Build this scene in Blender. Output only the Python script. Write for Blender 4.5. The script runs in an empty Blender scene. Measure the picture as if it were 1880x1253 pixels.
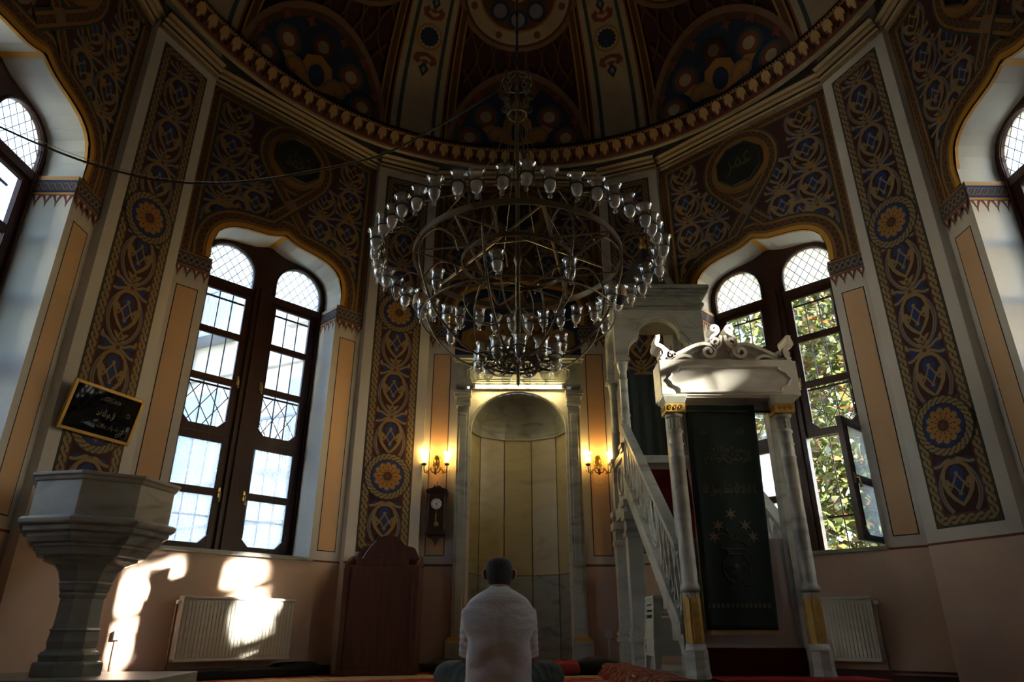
import bpy, math, random
from mathutils import Vector, Matrix
from mathutils.geometry import tessellate_polygon
random.seed(7)
sc = bpy.context.scene
COL = sc.collection
PI = math.pi
rad = math.radians

# ------------------------------------------------------------------ camera, sky, sun, exposure
cam_d = bpy.data.cameras.new('camera'); cam = bpy.data.objects.new('camera', cam_d); COL.objects.link(cam)
cam.location = (-0.157, 0.0, 0.375)
cam.rotation_euler = (rad(90 + 23.131), 0, rad(-0.549))
cam_d.sensor_width = 36.0; cam_d.lens = 36.0 * 1260.15 / 1880.0; cam_d.clip_start = 0.05; cam_d.clip_end = 300
sc.camera = cam

SUN_DIR = Vector((-0.943, 0.331, -0.36)).normalized()       # the way the light travels
world = bpy.data.worlds.new('world'); sc.world = world; world.use_nodes = True
wn = world.node_tree.nodes; wl = world.node_tree.links
bg = wn['Background']
sky = wn.new('ShaderNodeTexSky'); sky.sky_type = 'NISHITA'; sky.sun_disc = False
sky.sun_elevation = math.asin(-SUN_DIR.z); sky.sun_rotation = math.atan2(-SUN_DIR.x, -SUN_DIR.y)
sky.air_density = 1.0; sky.dust_density = 1.2; sky.ozone_density = 1.0
wl.new(sky.outputs[0], bg.inputs[0]); bg.inputs[1].default_value = 0.95
sun_d = bpy.data.lights.new('sun', 'SUN'); sun = bpy.data.objects.new('sun', sun_d); COL.objects.link(sun)
sun.rotation_euler = SUN_DIR.to_track_quat('-Z', 'Y').to_euler(); sun.location = (9, 1, 9)
sun_d.energy = 80.0; sun_d.angle = rad(0.8); sun_d.color = (1.0, 0.93, 0.80)

sc.view_settings.view_transform = 'Standard'; sc.view_settings.look = 'None'
sc.view_settings.exposure = 0.85; sc.view_settings.gamma = 1.0; sc.view_settings.use_curve_mapping = False
cy = sc.cycles
cy.max_bounces = 9; cy.diffuse_bounces = 5; cy.glossy_bounces = 4; cy.transmission_bounces = 6; cy.transparent_max_bounces = 24
cy.caustics_reflective = False; cy.caustics_refractive = False; cy.sample_clamp_indirect = 40.0

# ------------------------------------------------------------------ room measures (metres)
CY = 4.2426          # the room's centre lies on (0, CY)
R = 3.91             # apothem of the eight main walls
RP = 3.9756          # apothem of the eight pilaster faces
PB = 0.4096          # half width of a pilaster face
WL = 1.143           # half width of a main wall between pilasters
ZD = 1.091           # dado line
ZC = 6.27            # underside of the cornice

# ------------------------------------------------------------------ materials
def lin(c):
    return tuple(((x / 255.0) / 12.92 if x / 255.0 <= 0.04045 else ((x / 255.0 + 0.055) / 1.055) ** 2.4) for x in c)
MATS = {}
def mat(name, col, rough=0.6, metal=0.0, var=0.0, scale=6.0, bump=0.0, spec=0.5, var2=None, stretch=None, emit=0.0, trans=0.0):
    if name in MATS: return MATS[name]
    m = bpy.data.materials.new(name); m.use_nodes = True; nt = m.node_tree; n = nt.nodes; l = nt.links
    b = n['Principled BSDF']
    b.inputs['Base Color'].default_value = (*col, 1); b.inputs['Roughness'].default_value = rough
    b.inputs['Metallic'].default_value = metal; b.inputs['Specular IOR Level'].default_value = spec
    if emit:
        b.inputs['Emission Color'].default_value = (*col, 1); b.inputs['Emission Strength'].default_value = emit
    if trans:
        b.inputs['Transmission Weight'].default_value = trans
    if var or bump:
        tc = n.new('ShaderNodeTexCoord'); mp = n.new('ShaderNodeMapping'); l.new(tc.outputs['Object'], mp.inputs[0])
        if stretch: mp.inputs['Scale'].default_value = stretch
        nz = n.new('ShaderNodeTexNoise'); nz.inputs['Scale'].default_value = scale; nz.inputs['Detail'].default_value = 6
        nz.inputs['Roughness'].default_value = 0.6; l.new(mp.outputs[0], nz.inputs[0])
        if var:
            cr = n.new('ShaderNodeValToRGB'); cr.color_ramp.elements[0].position = 0.3; cr.color_ramp.elements[1].position = 0.7
            c2 = var2 if var2 else tuple(x * (1 - var) for x in col)
            cr.color_ramp.elements[0].color = (*c2, 1); cr.color_ramp.elements[1].color = (*col, 1)
            l.new(nz.outputs[0], cr.inputs[0]); l.new(cr.outputs[0], b.inputs['Base Color'])
        if bump:
            bp = n.new('ShaderNodeBump'); bp.inputs['Strength'].default_value = bump; bp.inputs['Distance'].default_value = 0.01
            l.new(nz.outputs[0], bp.inputs['Height']); l.new(bp.outputs[0], b.inputs['Normal'])
    MATS[name] = m
    return m

def glass_mat(name, tint=(1, 1, 1), refl=0.06, rim=0.5, rough=0.02):
    m = bpy.data.materials.new(name); m.use_nodes = True; nt = m.node_tree; n = nt.nodes; l = nt.links
    n.remove(n['Principled BSDF'])
    tr = n.new('ShaderNodeBsdfTransparent'); tr.inputs[0].default_value = (*tint, 1)
    gl = n.new('ShaderNodeBsdfGlossy'); gl.inputs['Roughness'].default_value = rough
    lw = n.new('ShaderNodeLayerWeight'); lw.inputs[0].default_value = 0.3
    mr = n.new('ShaderNodeMapRange'); mr.inputs[3].default_value = refl; mr.inputs[4].default_value = rim
    l.new(lw.outputs['Facing'], mr.inputs[0])
    mx = n.new('ShaderNodeMixShader'); l.new(mr.outputs[0], mx.inputs[0]); l.new(tr.outputs[0], mx.inputs[1]); l.new(gl.outputs[0], mx.inputs[2])
    l.new(mx.outputs[0], n['Material Output'].inputs[0])
    MATS[name] = m
    return m

def frosted_mat(name, col, clear=0.35, cell=60.0):
    m = bpy.data.materials.new(name); m.use_nodes = True; nt = m.node_tree; n = nt.nodes; l = nt.links
    n.remove(n['Principled BSDF'])
    tc = n.new('ShaderNodeTexCoord'); vo = n.new('ShaderNodeTexVoronoi'); vo.inputs['Scale'].default_value = cell
    l.new(tc.outputs['Object'], vo.inputs[0])
    mr = n.new('ShaderNodeMapRange'); mr.inputs[1].default_value = 0.1; mr.inputs[2].default_value = 0.6
    mr.inputs[3].default_value = clear + 0.06; mr.inputs[4].default_value = max(0.0, clear - 0.06); l.new(vo.outputs[0], mr.inputs[0])
    bp = n.new('ShaderNodeBump'); bp.inputs['Strength'].default_value = 0.6; bp.inputs['Distance'].default_value = 0.01; l.new(vo.outputs[0], bp.inputs['Height'])
    tl = n.new('ShaderNodeBsdfTranslucent'); tl.inputs[0].default_value = (*col, 1); l.new(bp.outputs[0], tl.inputs['Normal'])
    tr = n.new('ShaderNodeBsdfTransparent'); tr.inputs[0].default_value = (*col, 1)
    mx = n.new('ShaderNodeMixShader'); l.new(mr.outputs[0], mx.inputs[0]); l.new(tl.outputs[0], mx.inputs[1]); l.new(tr.outputs[0], mx.inputs[2])
    gl = n.new('ShaderNodeBsdfGlossy'); gl.inputs['Roughness'].default_value = 0.25
    m2 = n.new('ShaderNodeMixShader'); m2.inputs[0].default_value = 0.05; l.new(mx.outputs[0], m2.inputs[1]); l.new(gl.outputs[0], m2.inputs[2])
    l.new(m2.outputs[0], n['Material Output'].inputs[0])
    MATS[name] = m
    return m

def marble_mat(name, light, dark, scale=1.6, rough=0.35):
    m = bpy.data.materials.new(name); m.use_nodes = True; nt = m.node_tree; n = nt.nodes; l = nt.links
    b = n['Principled BSDF']; b.inputs['Roughness'].default_value = rough
    tc = n.new('ShaderNodeTexCoord'); mp = n.new('ShaderNodeMapping'); l.new(tc.outputs['Object'], mp.inputs[0])
    mp.inputs['Scale'].default_value = (1, 1, 3.0)
    nz = n.new('ShaderNodeTexNoise'); nz.inputs['Scale'].default_value = scale; nz.inputs['Detail'].default_value = 8; nz.inputs['Distortion'].default_value = 1.4
    l.new(mp.outputs[0], nz.inputs[0])
    cr = n.new('ShaderNodeValToRGB'); e = cr.color_ramp.elements
    e[0].position = 0.30; e[0].color = (*dark, 1); e[1].position = 0.62; e[1].color = (*light, 1)
    x = e.new(0.47); x.color = (*(0.8 * a + 0.2 * c for a, c in zip(light, dark)), 1)
    l.new(nz.outputs[0], cr.inputs[0]); l.new(cr.outputs[0], b.inputs['Base Color'])
    MATS[name] = m
    return m

def wood_mat(name, c1, c2, rough=0.35):
    return mat(name, c1, rough, var=1.0, var2=c2, scale=3.0, stretch=(14, 14, 1.2))

plaster = mat('plaster', (0.58, 0.55, 0.49), 0.85, var=0.12, scale=1.7)
jamb_white = mat('white_plaster', (0.60, 0.60, 0.55), 0.85, var=0.10, scale=2.0)
salmon = mat('dado_paint', (0.60, 0.44, 0.34), 0.75, var=0.10, scale=2.0)
strip_paint = mat('strip_paint', (0.60, 0.38, 0.205), 0.8, var=0.06, scale=3.0)
P_line = mat('dark_line', (0.022, 0.018, 0.022), 0.8)
P_maroon = mat('maroon_paint', (0.0580, 0.0151, 0.0121), 0.85, var=0.2, scale=9)
P_brick = mat('brick_red_paint', (0.1500, 0.0413, 0.0225), 0.85, var=0.2, scale=9)
P_blue = mat('blue_paint', (0.0168, 0.0390, 0.1620), 0.8, var=0.25, scale=14)
P_navy = mat('navy_paint', (0.0140, 0.0245, 0.0595), 0.85)
P_tan = mat('tan_paint', (0.2640, 0.1800, 0.0750), 0.8, var=0.15, scale=14)
P_lilac = mat('lilac_paint', (0.1365, 0.1312, 0.1575), 0.85)
P_green = mat('olive_paint', (0.075, 0.068, 0.03), 0.85)
P_teal = mat('teal_paint', (0.0368, 0.0551, 0.0551), 0.85)
P_ochre = mat('ochre_paint', (0.25, 0.125, 0.028), 0.8, var=0.15, scale=8)
P_gold = mat('gold_paint', (0.55, 0.27, 0.028), 0.55)
P_orange = mat('orange_paint', (0.3600, 0.1575, 0.0225), 0.8)
P_rust = mat('rust_paint', (0.0788, 0.0326, 0.0112), 0.85)
P_cream = mat('cream_paint', (0.2800, 0.2240, 0.1400), 0.85, var=0.1, scale=4)
P_pink = mat('pink_paint', (0.1575, 0.0892, 0.0525), 0.85)
P_drop = mat('scallop_paint', (0.17, 0.055, 0.035), 0.85)
PAL = dict(line=P_line, maroon=P_maroon, brick=P_brick, blue=P_blue, navy=P_navy, tan=P_tan, lilac=P_lilac, green=P_green, teal=P_teal,
           ochre=P_ochre, gold=P_gold, orange=P_orange, rust=P_rust, cream=P_cream, pink=P_pink, drop=P_drop, plaster=plaster, strip=strip_paint, white=jamb_white)
win_wood = mat('window_wood', (0.055, 0.017, 0.010), 0.35, var=1.0, var2=(0.026, 0.008, 0.005), scale=3.0, stretch=(14, 14, 1.2), spec=.25)
walnut = wood_mat('walnut', (0.085, 0.026, 0.016), (0.045, 0.013, 0.008), 0.4)
clock_wood = wood_mat('clock_wood', (0.05, 0.015, 0.010), (0.02, 0.006, 0.004), 0.3)
marble = marble_mat('grey_marble', (0.40, 0.405, 0.345), (0.19, 0.195, 0.16))
marble_dk = marble_mat('dark_marble', (0.24, 0.245, 0.215), (0.115, 0.118, 0.10), 2.2)
marble_niche = marble_mat('niche_marble', (0.34, 0.29, 0.18), (0.26, 0.215, 0.125), 1.6, 0.35)
marble_white = marble_mat('white_marble', (0.60, 0.57, 0.50), (0.44, 0.41, 0.35), 2.0, 0.45)
brass = mat('brass', (0.52, 0.36, 0.12), 0.3, 1.0)
old_brass = mat('old_brass', (0.15, 0.11, 0.055), 0.42, 0.85)
chand_metal = mat('chandelier_metal', (0.17, 0.135, 0.085), 0.42, 0.85)
iron = mat('iron', (0.035, 0.037, 0.042), 0.6, 0.4)
rad_white = mat('radiator_enamel', (0.56, 0.54, 0.45), 0.35)
pipe_paint = mat('pipe_paint', (0.25, 0.16, 0.11), 0.5)
plastic_white = mat('white_plastic', (0.62, 0.62, 0.58), 0.4)
black_m = mat('black_plastic', (0.008, 0.008, 0.008), 0.4)
clear_glass = glass_mat('clear_glass', (0.97, 0.98, 0.98), 0.04, 0.35)
cup_glass = glass_mat('cup_glass', (0.93, 0.95, 0.95), 0.16, 1.0, 0.10)
pict_glass = mat('picture_glass', (0.004, 0.004, 0.005), 0.03, spec=0.22)
frost_left = frosted_mat('hammered_glass', (0.90, 0.95, 1.0), 0.72, 70)
frost_arch = frosted_mat('obscure_glass', (0.95, 0.97, 0.96), 0.72, 80)

# ------------------------------------------------------------------ mesh builder
class MB:
    def __init__(s): s.v = []; s.f = []; s.m = []; s.sm = []
    def add(s, verts, faces, mi=0, M=None, smooth=False):
        o = len(s.v)
        s.v += [tuple(M @ Vector(p)) if M else tuple(p) for p in verts]
        for f in faces: s.f.append(tuple(i + o for i in f)); s.m.append(mi); s.sm.append(smooth)
        return s
    def quad(s, a, b, c, d, mi=0): return s.add([a, b, c, d], [(0, 1, 2, 3)], mi)
    def box(s, x0, x1, y0, y1, z0, z1, mi=0, M=None):
        return s.add([(x0, y0, z0), (x1, y0, z0), (x1, y1, z0), (x0, y1, z0), (x0, y0, z1), (x1, y0, z1), (x1, y1, z1), (x0, y1, z1)],
                     [(0, 3, 2, 1), (4, 5, 6, 7), (0, 1, 5, 4), (1, 2, 6, 5), (2, 3, 7, 6), (3, 0, 4, 7)], mi, M)
    def prism(s, poly, y0, y1, mi=0, M=None, smooth=False):          # polygon in (x, z), extruded along y
        n = len(poly)
        v = [(x, y0, z) for x, z in poly] + [(x, y1, z) for x, z in poly]
        return s.add(v, [tuple(range(n)), tuple(range(2 * n - 1, n - 1, -1))] + [(i, i + n, (i + 1) % n + n, (i + 1) % n) for i in range(n)], mi, M, smooth)
    def lathe(s, prof, n=16, c=(0, 0, 0), mi=0, rot=0.0, M=None, smooth=True, cap=True):
        v = []; f = []
        for r, z in prof:
            for k in range(n):
                a = rot + 2 * PI * k / n; v.append((c[0] + r * math.cos(a), c[1] + r * math.sin(a), c[2] + z))
        for j in range(len(prof) - 1):
            for k in range(n):
                k2 = (k + 1) % n; f.append((j * n + k, j * n + k2, (j + 1) * n + k2, (j + 1) * n + k))
        if cap:
            if prof[0][0] > 1e-6: f.append(tuple(range(n - 1, -1, -1)))
            if prof[-1][0] > 1e-6: f.append(tuple(range((len(prof) - 1) * n, len(prof) * n)))
        return s.add(v, f, mi, M, smooth)
    def tube(s, pts, r, n=6, mi=0, closed=False, smooth=True, flat=None):     # flat=(a, b): elliptic section
        pts = [Vector(p) for p in pts]; m = len(pts); v = []; f = []
        rr = r if isinstance(r, (list, tuple)) else [r] * m
        up = Vector((0, 0, 1)); prev = None
        for i, p in enumerate(pts):
            a = pts[(i - 1) % m] if (closed or i > 0) else p; b = pts[(i + 1) % m] if (closed or i < m - 1) else p
            t = (b - a).normalized() if (b - a).length > 1e-9 else Vector((0, 0, 1))
            if prev is None:
                x = t.cross(up)
                if x.length < 1e-3: x = t.cross(Vector((1, 0, 0)))
            else:
                x = prev - t * prev.dot(t)
                if x.length < 1e-4: x = t.cross(up)
            x.normalize(); y = t.cross(x); prev = x
            for k in range(n):
                an = 2 * PI * k / n; ca = math.cos(an); sa = math.sin(an)
                ra, rb = (rr[i], rr[i]) if not flat else (flat[0], flat[1])
                v.append(tuple(p + x * ca * ra + y * sa * rb))
        seg = m if closed else m - 1
        for i in range(seg):
            j = (i + 1) % m
            for k in range(n):
                k2 = (k + 1) % n; f.append((i * n + k, i * n + k2, j * n + k2, j * n + k))
        if not closed: f += [tuple(range(n - 1, -1, -1)), tuple(range((m - 1) * n, m * n))]
        return s.add(v, f, mi, None, smooth)
    def loft(s, rings, mi=0, smooth=True, cap=True):                  # rings of equal point count
        n = len(rings[0]); v = [tuple(p) for r in rings for p in r]; f = []
        for j in range(len(rings) - 1):
            for k in range(n):
                k2 = (k + 1) % n; f.append((j * n + k, j * n + k2, (j + 1) * n + k2, (j + 1) * n + k))
        if cap: f += [tuple(range(n - 1, -1, -1)), tuple(range((len(rings) - 1) * n, len(rings) * n))]
        return s.add(v, f, mi, None, smooth)
    def mesh(s, name, mats):
        me = bpy.data.meshes.new(name); me.from_pydata(s.v, [], s.f)
        for m in (mats if isinstance(mats, (list, tuple)) else [mats]): me.materials.append(m)
        me.polygons.foreach_set('material_index', s.m); me.polygons.foreach_set('use_smooth', s.sm); me.update()
        return me
    def build(s, name, mats, parent=None, bevel=0.0, loc=None):
        return link(s.mesh(name, mats), name, parent, bevel, loc)

def link(me, name, parent=None, bevel=0.0, loc=None, rz=None):
    o = bpy.data.objects.new(name, me); COL.objects.link(o)
    if parent: o.parent = parent
    if loc is not None: o.location = loc
    if rz is not None: o.rotation_euler = (0, 0, rz)
    if bevel and me is not None:
        b = o.modifiers.new('bevel', 'BEVEL'); b.width = bevel; b.segments = 2; b.limit_method = 'ANGLE'; b.angle_limit = rad(40)
    return o
def tag(o, label, cat, group=None, kind=None):
    o['label'] = label; o['category'] = cat
    if group: o['group'] = group
    if kind: o['kind'] = kind
    return o
def empty(name, loc=(0, 0, 0), rz=0.0):
    o = bpy.data.objects.new(name, None); COL.objects.link(o); o.empty_display_size = 0.1
    o.location = loc; o.rotation_euler = (0, 0, rz)
    return o
def copy_tree(o, parent=None):
    c = o.copy(); COL.objects.link(c); c.parent = parent
    for ch in list(o.children): copy_tree(ch, c)
    return c
def wall_frame(ang, off=R):                        # origin at the foot of a wall; +x right seen from inside, +y out of the room
    t = rad(ang); return (off * math.sin(t), CY + off * math.cos(t), 0.0), -t
def wall_world(ang, off, lat, z):
    t = rad(ang); return Vector((off * math.sin(t) + lat * math.cos(t), CY + off * math.cos(t) - lat * math.sin(t), z))
def bez(p0, p1, p2, p3, n=12):
    out = []
    for i in range(n + 1):
        t = i / n; a = (1 - t) ** 3; b = 3 * (1 - t) ** 2 * t; c = 3 * (1 - t) * t * t; d = t ** 3
        out.append(tuple(a * w + b * x + c * y + d * z for w, x, y, z in zip(p0, p1, p2, p3)))
    return out
def smooth_path(pts, n=6):                         # Catmull-Rom through the points
    out = []
    P = [tuple(2 * a - b for a, b in zip(pts[0], pts[1]))] + list(pts) + [tuple(2 * a - b for a, b in zip(pts[-1], pts[-2]))]
    for i in range(1, len(P) - 2):
        for k in range(n):
            t = k / n
            out.append(tuple(0.5 * (2 * b + (c - a) * t + (2 * a - 5 * b + 4 * c - d) * t * t + (3 * b - a - 3 * c + d) * t ** 3)
                             for a, b, c, d in zip(P[i - 1], P[i], P[i + 1], P[i + 2])))
    out.append(tuple(pts[-1]))
    return out
def arc(cx, cz, rx, rz, a0, a1, n):
    return [(cx + rx * math.cos(a0 + (a1 - a0) * i / n), cz + rz * math.sin(a0 + (a1 - a0) * i / n)) for i in range(n + 1)]

# ------------------------------------------------------------------ flat painting on walls: thin coats of paint in (u, v)
class Paint:
    def __init__(s, mapf, keep=None, step=0.0007):
        s.mapf = mapf; s.keep = keep; s.step = step; s.fine = 0; s.pre = ''; s.v = []; s.f = []; s.c = []; s.names = []
    def _col(s, c):
        c = s.pre + c
        if c not in s.names: s.names.append(c)
        return s.names.index(c)
    def poly(s, pts, c, layer=1, force=False):
        if s.keep and not force and not all(s.keep(u, v) for u, v in pts): return
        if s.fine:
            tris = [[pts[i] for i in t] for t in tessellate_polygon([[Vector((u, v, 0)) for u, v in pts]])]
            ci = s._col(c)
            while tris:
                t = tris.pop(); e = [math.hypot(t[i][0] - t[(i + 1) % 3][0], 1.5 * (t[i][1] - t[(i + 1) % 3][1])) for i in range(3)]; k = e.index(max(e))
                if e[k] > s.fine:
                    a, b, d = t[k], t[(k + 1) % 3], t[(k + 2) % 3]; h = ((a[0] + b[0]) / 2, (a[1] + b[1]) / 2); tris += [[a, h, d], [h, b, d]]
                else:
                    o = len(s.v); s.v += [s.mapf(u, v, layer * s.step) for u, v in t]; s.f.append((o, o + 1, o + 2)); s.c.append(ci)
            return
        o = len(s.v); s.v += [s.mapf(u, v, layer * s.step) for u, v in pts]; s.f.append(tuple(range(o, o + len(pts)))); s.c.append(s._col(c))
    def ell(s, u, v, ru, rv, c, layer=1, n=14, force=False): s.poly(arc(u, v, ru, rv, 0, 2 * PI * (n - 1) / n, n - 1), c, layer, force)
    def rect(s, u0, u1, v0, v1, c, layer=1, nu=1, nv=1):
        for i in range(nu):
            for j in range(nv):
                a = u0 + (u1 - u0) * i / nu; b = u0 + (u1 - u0) * (i + 1) / nu; d = v0 + (v1 - v0) * j / nv; e = v0 + (v1 - v0) * (j + 1) / nv
                s.poly([(a, d), (b, d), (b, e), (a, e)], c, layer, True)
    def stroke(s, pts, w, c, layer=1, closed=False, off=0.0, lay=None, force=False):
        m = len(pts); L = []; Rr = []
        for i in range(m):
            a = pts[(i - 1) % m] if (closed or i > 0) else pts[i]; b = pts[(i + 1) % m] if (closed or i < m - 1) else pts[i]
            dx = b[0] - a[0]; dy = b[1] - a[1]; q = math.hypot(dx, dy) or 1e-9; nx = -dy / q; ny = dx / q
            x, y = pts[i]
            L.append((x + nx * (off + w / 2), y + ny * (off + w / 2))); Rr.append((x + nx * (off - w / 2), y + ny * (off - w / 2)))
        ci = s._col(c)
        for i in range(m if closed else m - 1):
            j = (i + 1) % m
            q = [L[i], L[j], Rr[j], Rr[i]]
            if s.keep and not force and not all(s.keep(u, v) for u, v in q): continue
            l0 = lay[i] if lay else layer; l1 = lay[j] if lay else layer
            o = len(s.v); s.v += [s.mapf(*q[0], l0 * s.step), s.mapf(*q[1], l1 * s.step), s.mapf(*q[2], l1 * s.step), s.mapf(*q[3], l0 * s.step)]
            s.f.append((o, o + 1, o + 2, o + 3)); s.c.append(ci)
    def braid(s, pts, amp, period, w, c='tan', edge='line', layer=3, closed=False):
        # two strands woven along a path
        d = [0.0]
        for a, b in zip(pts, pts[1:]): d.append(d[-1] + math.hypot(b[0] - a[0], b[1] - a[1]))
        tot = d[-1]; nper = max(1, round(tot / period)); n = nper * 10
        line = []; j = 0
        for i in range(n + 1):
            t = tot * i / n
            while j < len(d) - 2 and d[j + 1] < t: j += 1
            k = (t - d[j]) / max(1e-9, d[j + 1] - d[j]); a, b = pts[j], pts[j + 1]
            q = math.hypot(b[0] - a[0], b[1] - a[1]) or 1e-9
            line.append((a[0] + (b[0] - a[0]) * k, a[1] + (b[1] - a[1]) * k, -(b[1] - a[1]) / q, (b[0] - a[0]) / q))
        for sg in (1, -1):
            path = []; lay = []
            for i, (x, y, nx, ny) in enumerate(line):
                ph = 2 * PI * i / 10.0; o = sg * amp * math.sin(ph / 1.0)
                path.append((x + nx * o, y + ny * o)); lay.append(layer + 1.6 + sg * 1.2 * math.cos(ph))
            s.stroke(path, w + 0.012, edge, lay=[q - 0.5 for q in lay])
            s.stroke(path, w, c, lay=lay)
    def build(s, name, parent, label=None):
        me = bpy.data.meshes.new(name); me.from_pydata(s.v, [], s.f)
        for c in s.names: me.materials.append(PAL[c])
        me.polygons.foreach_set('material_index', s.c); me.update()
        o = link(me, name, parent)
        if label: o['label'] = label
        return o

def lozenge(P, cu, v0, w, H, L=3):
    X = lambda a, b: (cu + a * w, v0 + b * H)
    sym = lambda pts: [X(a, b) for a, b in pts] + [X(-a, b) for a, b in reversed(pts[1:-1] if pts[0][0] == 0 and pts[-1][0] == 0 else pts)]
    for sg in (1, -1):
        # blue corner leaves and tan tendrils around the junctions
        P.poly([X(sg * .30, .035), X(sg * .62, .10), X(sg * .95, .17), X(sg * .88, .05), X(sg * .70, .0), X(sg * .45, -.01)], 'blue', L)
        P.poly([X(sg * .30, .955), X(sg * .55, .91), X(sg * .92, .83), X(sg * .86, .95), X(sg * .66, 1.0)], 'blue', L)
        P.stroke([X(*p) for p in bez((sg * .12, .02), (sg * .5, .02), (sg * .5, .12), (sg * .97, .10), 8)], .026, 'tan', L + 3)
        P.stroke([X(*p) for p in bez((sg * .12, .98), (sg * .5, .98), (sg * .5, .88), (sg * .97, .90), 8)], .026, 'tan', L + 3)
        P.poly([X(sg * .82, .06), X(sg * 1.0, .13), X(sg * .94, .20), X(sg * .80, .14)], 'tan', L + 3)
        # the long lilac loop
        lp = bez((0, .03), (sg * .75, .14), (sg * 1.08, .40), (sg * .90, .62), 10) + bez((sg * .90, .62), (sg * .80, .80), (sg * .40, .92), (0, .98), 8)[1:]
        P.stroke([X(*p) for p in lp], .020, 'lilac', L + 1)
        P.stroke([X(a * .88, .5 + (b - .5) * .93) for a, b in lp], .014, 'tan', L + 2)
    og = [(0, .93), (.30, .915), (.54, .84), (.66, .72), (.66, .60), (.54, .48), (.30, .37), (0, .275)]
    full = [X(a, b) for a, b in og] + [X(-a, b) for a, b in reversed(og[1:-1])]
    P.poly(full, 'maroon', L + 3)
    bl = [(0, .88), (.16, .865), (.30, .80), (.34, .72), (.24, .665), (.30, .60), (.22, .535), (.14, .50), (.20, .43), (.12, .375), (0, .32)]
    P.poly([X(a, b) for a, b in bl] + [X(-a, b) for a, b in reversed(bl[1:-1])], 'blue', L + 4)
    P.stroke(full, .034, 'tan', L + 5, closed=True)
    for sg in (1, -1):
        P.poly([X(sg * .62, .70), X(sg * .40, .66), X(sg * .30, .56), X(sg * .46, .58), X(sg * .40, .48), X(sg * .58, .55)], 'tan', L + 5)
        P.stroke([X(sg * .40, .52), X(0, .74)], .016, 'tan', L + 6); P.stroke([X(sg * .32, .62), X(0, .45)], .016, 'tan', L + 6)
        P.poly([X(sg * .42, .70), X(sg * .50, .74), X(sg * .46, .66)], 'blue', L + 6)
    P.ell(*X(0, .755), .10 * w, .030 * H, 'tan', L + 7); P.ell(*X(0, .44), .10 * w, .026 * H, 'tan', L + 7)
    # palmette
    for sg in (1, -1):
        P.poly([X(0, .12), X(sg * .22, .15), X(sg * .44, .25), X(sg * .20, .235), X(sg * .12, .20)], 'tan', L + 4)
        P.poly([X(sg * .06, .10), X(sg * .26, .085), X(sg * .36, .12), X(sg * .2, .14)], 'tan', L + 4)
    P.poly([X(0, .09), X(.15, .17), X(.12, .22), X(0, .265), X(-.12, .22), X(-.15, .17)], 'tan', L + 5)
    P.poly([X(0, .13), X(.07, .18), X(0, .22), X(-.07, .18)], 'teal', L + 6)

def junction(P, cu, v, w, H, L=3):
    P.ell(cu, v, .17 * w, .052 * H, 'tan', L + 7); P.ell(cu, v, .11 * w, .036 * H, 'brick', L + 8)

def rosette(P, cu, cv, r, L=3):
    n = 40
    P.ell(cu, cv, r * 1.03, r * 1.03, 'line', L + 8, 36); P.ell(cu, cv, r, r, 'green', L + 9, 36)
    ring = [(cu + r * .86 * math.cos(2 * PI * i / n), cv + r * .86 * math.sin(2 * PI * i / n)) for i in range(n + 1)]
    P.braid(ring, r * .075, r * .42, r * .105, layer=L + 9)
    P.ell(cu, cv, r * .725, r * .725, 'line', L + 13, 36); P.ell(cu, cv, r * .70, r * .70, 'blue', L + 14, 36)
    for k in range(12):
        a = 2 * PI * k / 12
        def q(rr, da): return (cu + r * rr * math.cos(a + da), cv + r * rr * math.sin(a + da))
        P.poly([q(.62, 0), q(.56, .20), q(.44, .27), q(.20, .25), q(.20, -.25), q(.44, -.27), q(.56, -.20)], 'tan' if k % 2 else 'orange', L + 15)
        P.poly([q(.57, 0), q(.50, .15), q(.30, .18), q(.20, .0), q(.30, -.18), q(.50, -.15)], 'orange', L + 16)
        P.poly([q(.46, 0), q(.40, .07), q(.33, 0), q(.40, -.07)], 'rust', L + 17); P.poly([q(.32, 0), q(.27, .09), q(.21, 0), q(.27, -.09)], 'rust', L + 17)
    P.ell(cu, cv, r * .20, r * .20, 'rust', L + 17, 14); P.ell(cu, cv, r * .10, r * .10, 'brick', L + 18, 10)

# ------------------------------------------------------------------ structure: floor, walls
fm = bpy.data.materials.new('carpet_floor'); fm.use_nodes = True
def carpet_nodes(m, scale, c1, c2, c3):
    n = m.node_tree.nodes; l = m.node_tree.links; b = n['Principled BSDF']; b.inputs['Roughness'].default_value = 0.95; b.inputs['Specular IOR Level'].default_value = 0.1
    tc = n.new('ShaderNodeTexCoord'); vo = n.new('ShaderNodeTexVoronoi'); vo.inputs['Scale'].default_value = scale; vo.distance = 'MANHATTAN'
    l.new(tc.outputs['Object'], vo.inputs[0])
    cr = n.new('ShaderNodeValToRGB'); e = cr.color_ramp.elements; cr.color_ramp.interpolation = 'CONSTANT'
    e[0].position = 0; e[0].color = (*c3, 1); e[1].position = 0.13; e[1].color = (*c2, 1); x = e.new(0.28); x.color = (*c1, 1); x = e.new(0.44); x.color = (*c2, 1); x = e.new(0.58); x.color = (*c1, 1)
    l.new(vo.outputs[0], cr.inputs[0]); l.new(cr.outputs[0], b.inputs['Base Color'])
carpet_nodes(fm, 7.0, (0.24, 0.03, 0.02), (0.40, 0.30, 0.17), (0.07, 0.08, 0.04))
floor_mb = MB(); pts = [(4.6 * math.cos(2 * PI * k / 32), CY + 4.6 * math.sin(2 * PI * k / 32), 0) for k in range(32)]
floor_mb.add(pts + [(x, y, -.12) for x, y, z in pts], [tuple(range(32)), tuple(range(63, 31, -1))] + [(k, k + 32, (k + 1) % 32 + 32, (k + 1) % 32) for k in range(32)])
floor_o = tag(floor_mb.build('floor', fm), 'red patterned carpet floor of the prayer hall', 'floor', kind='structure')

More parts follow.
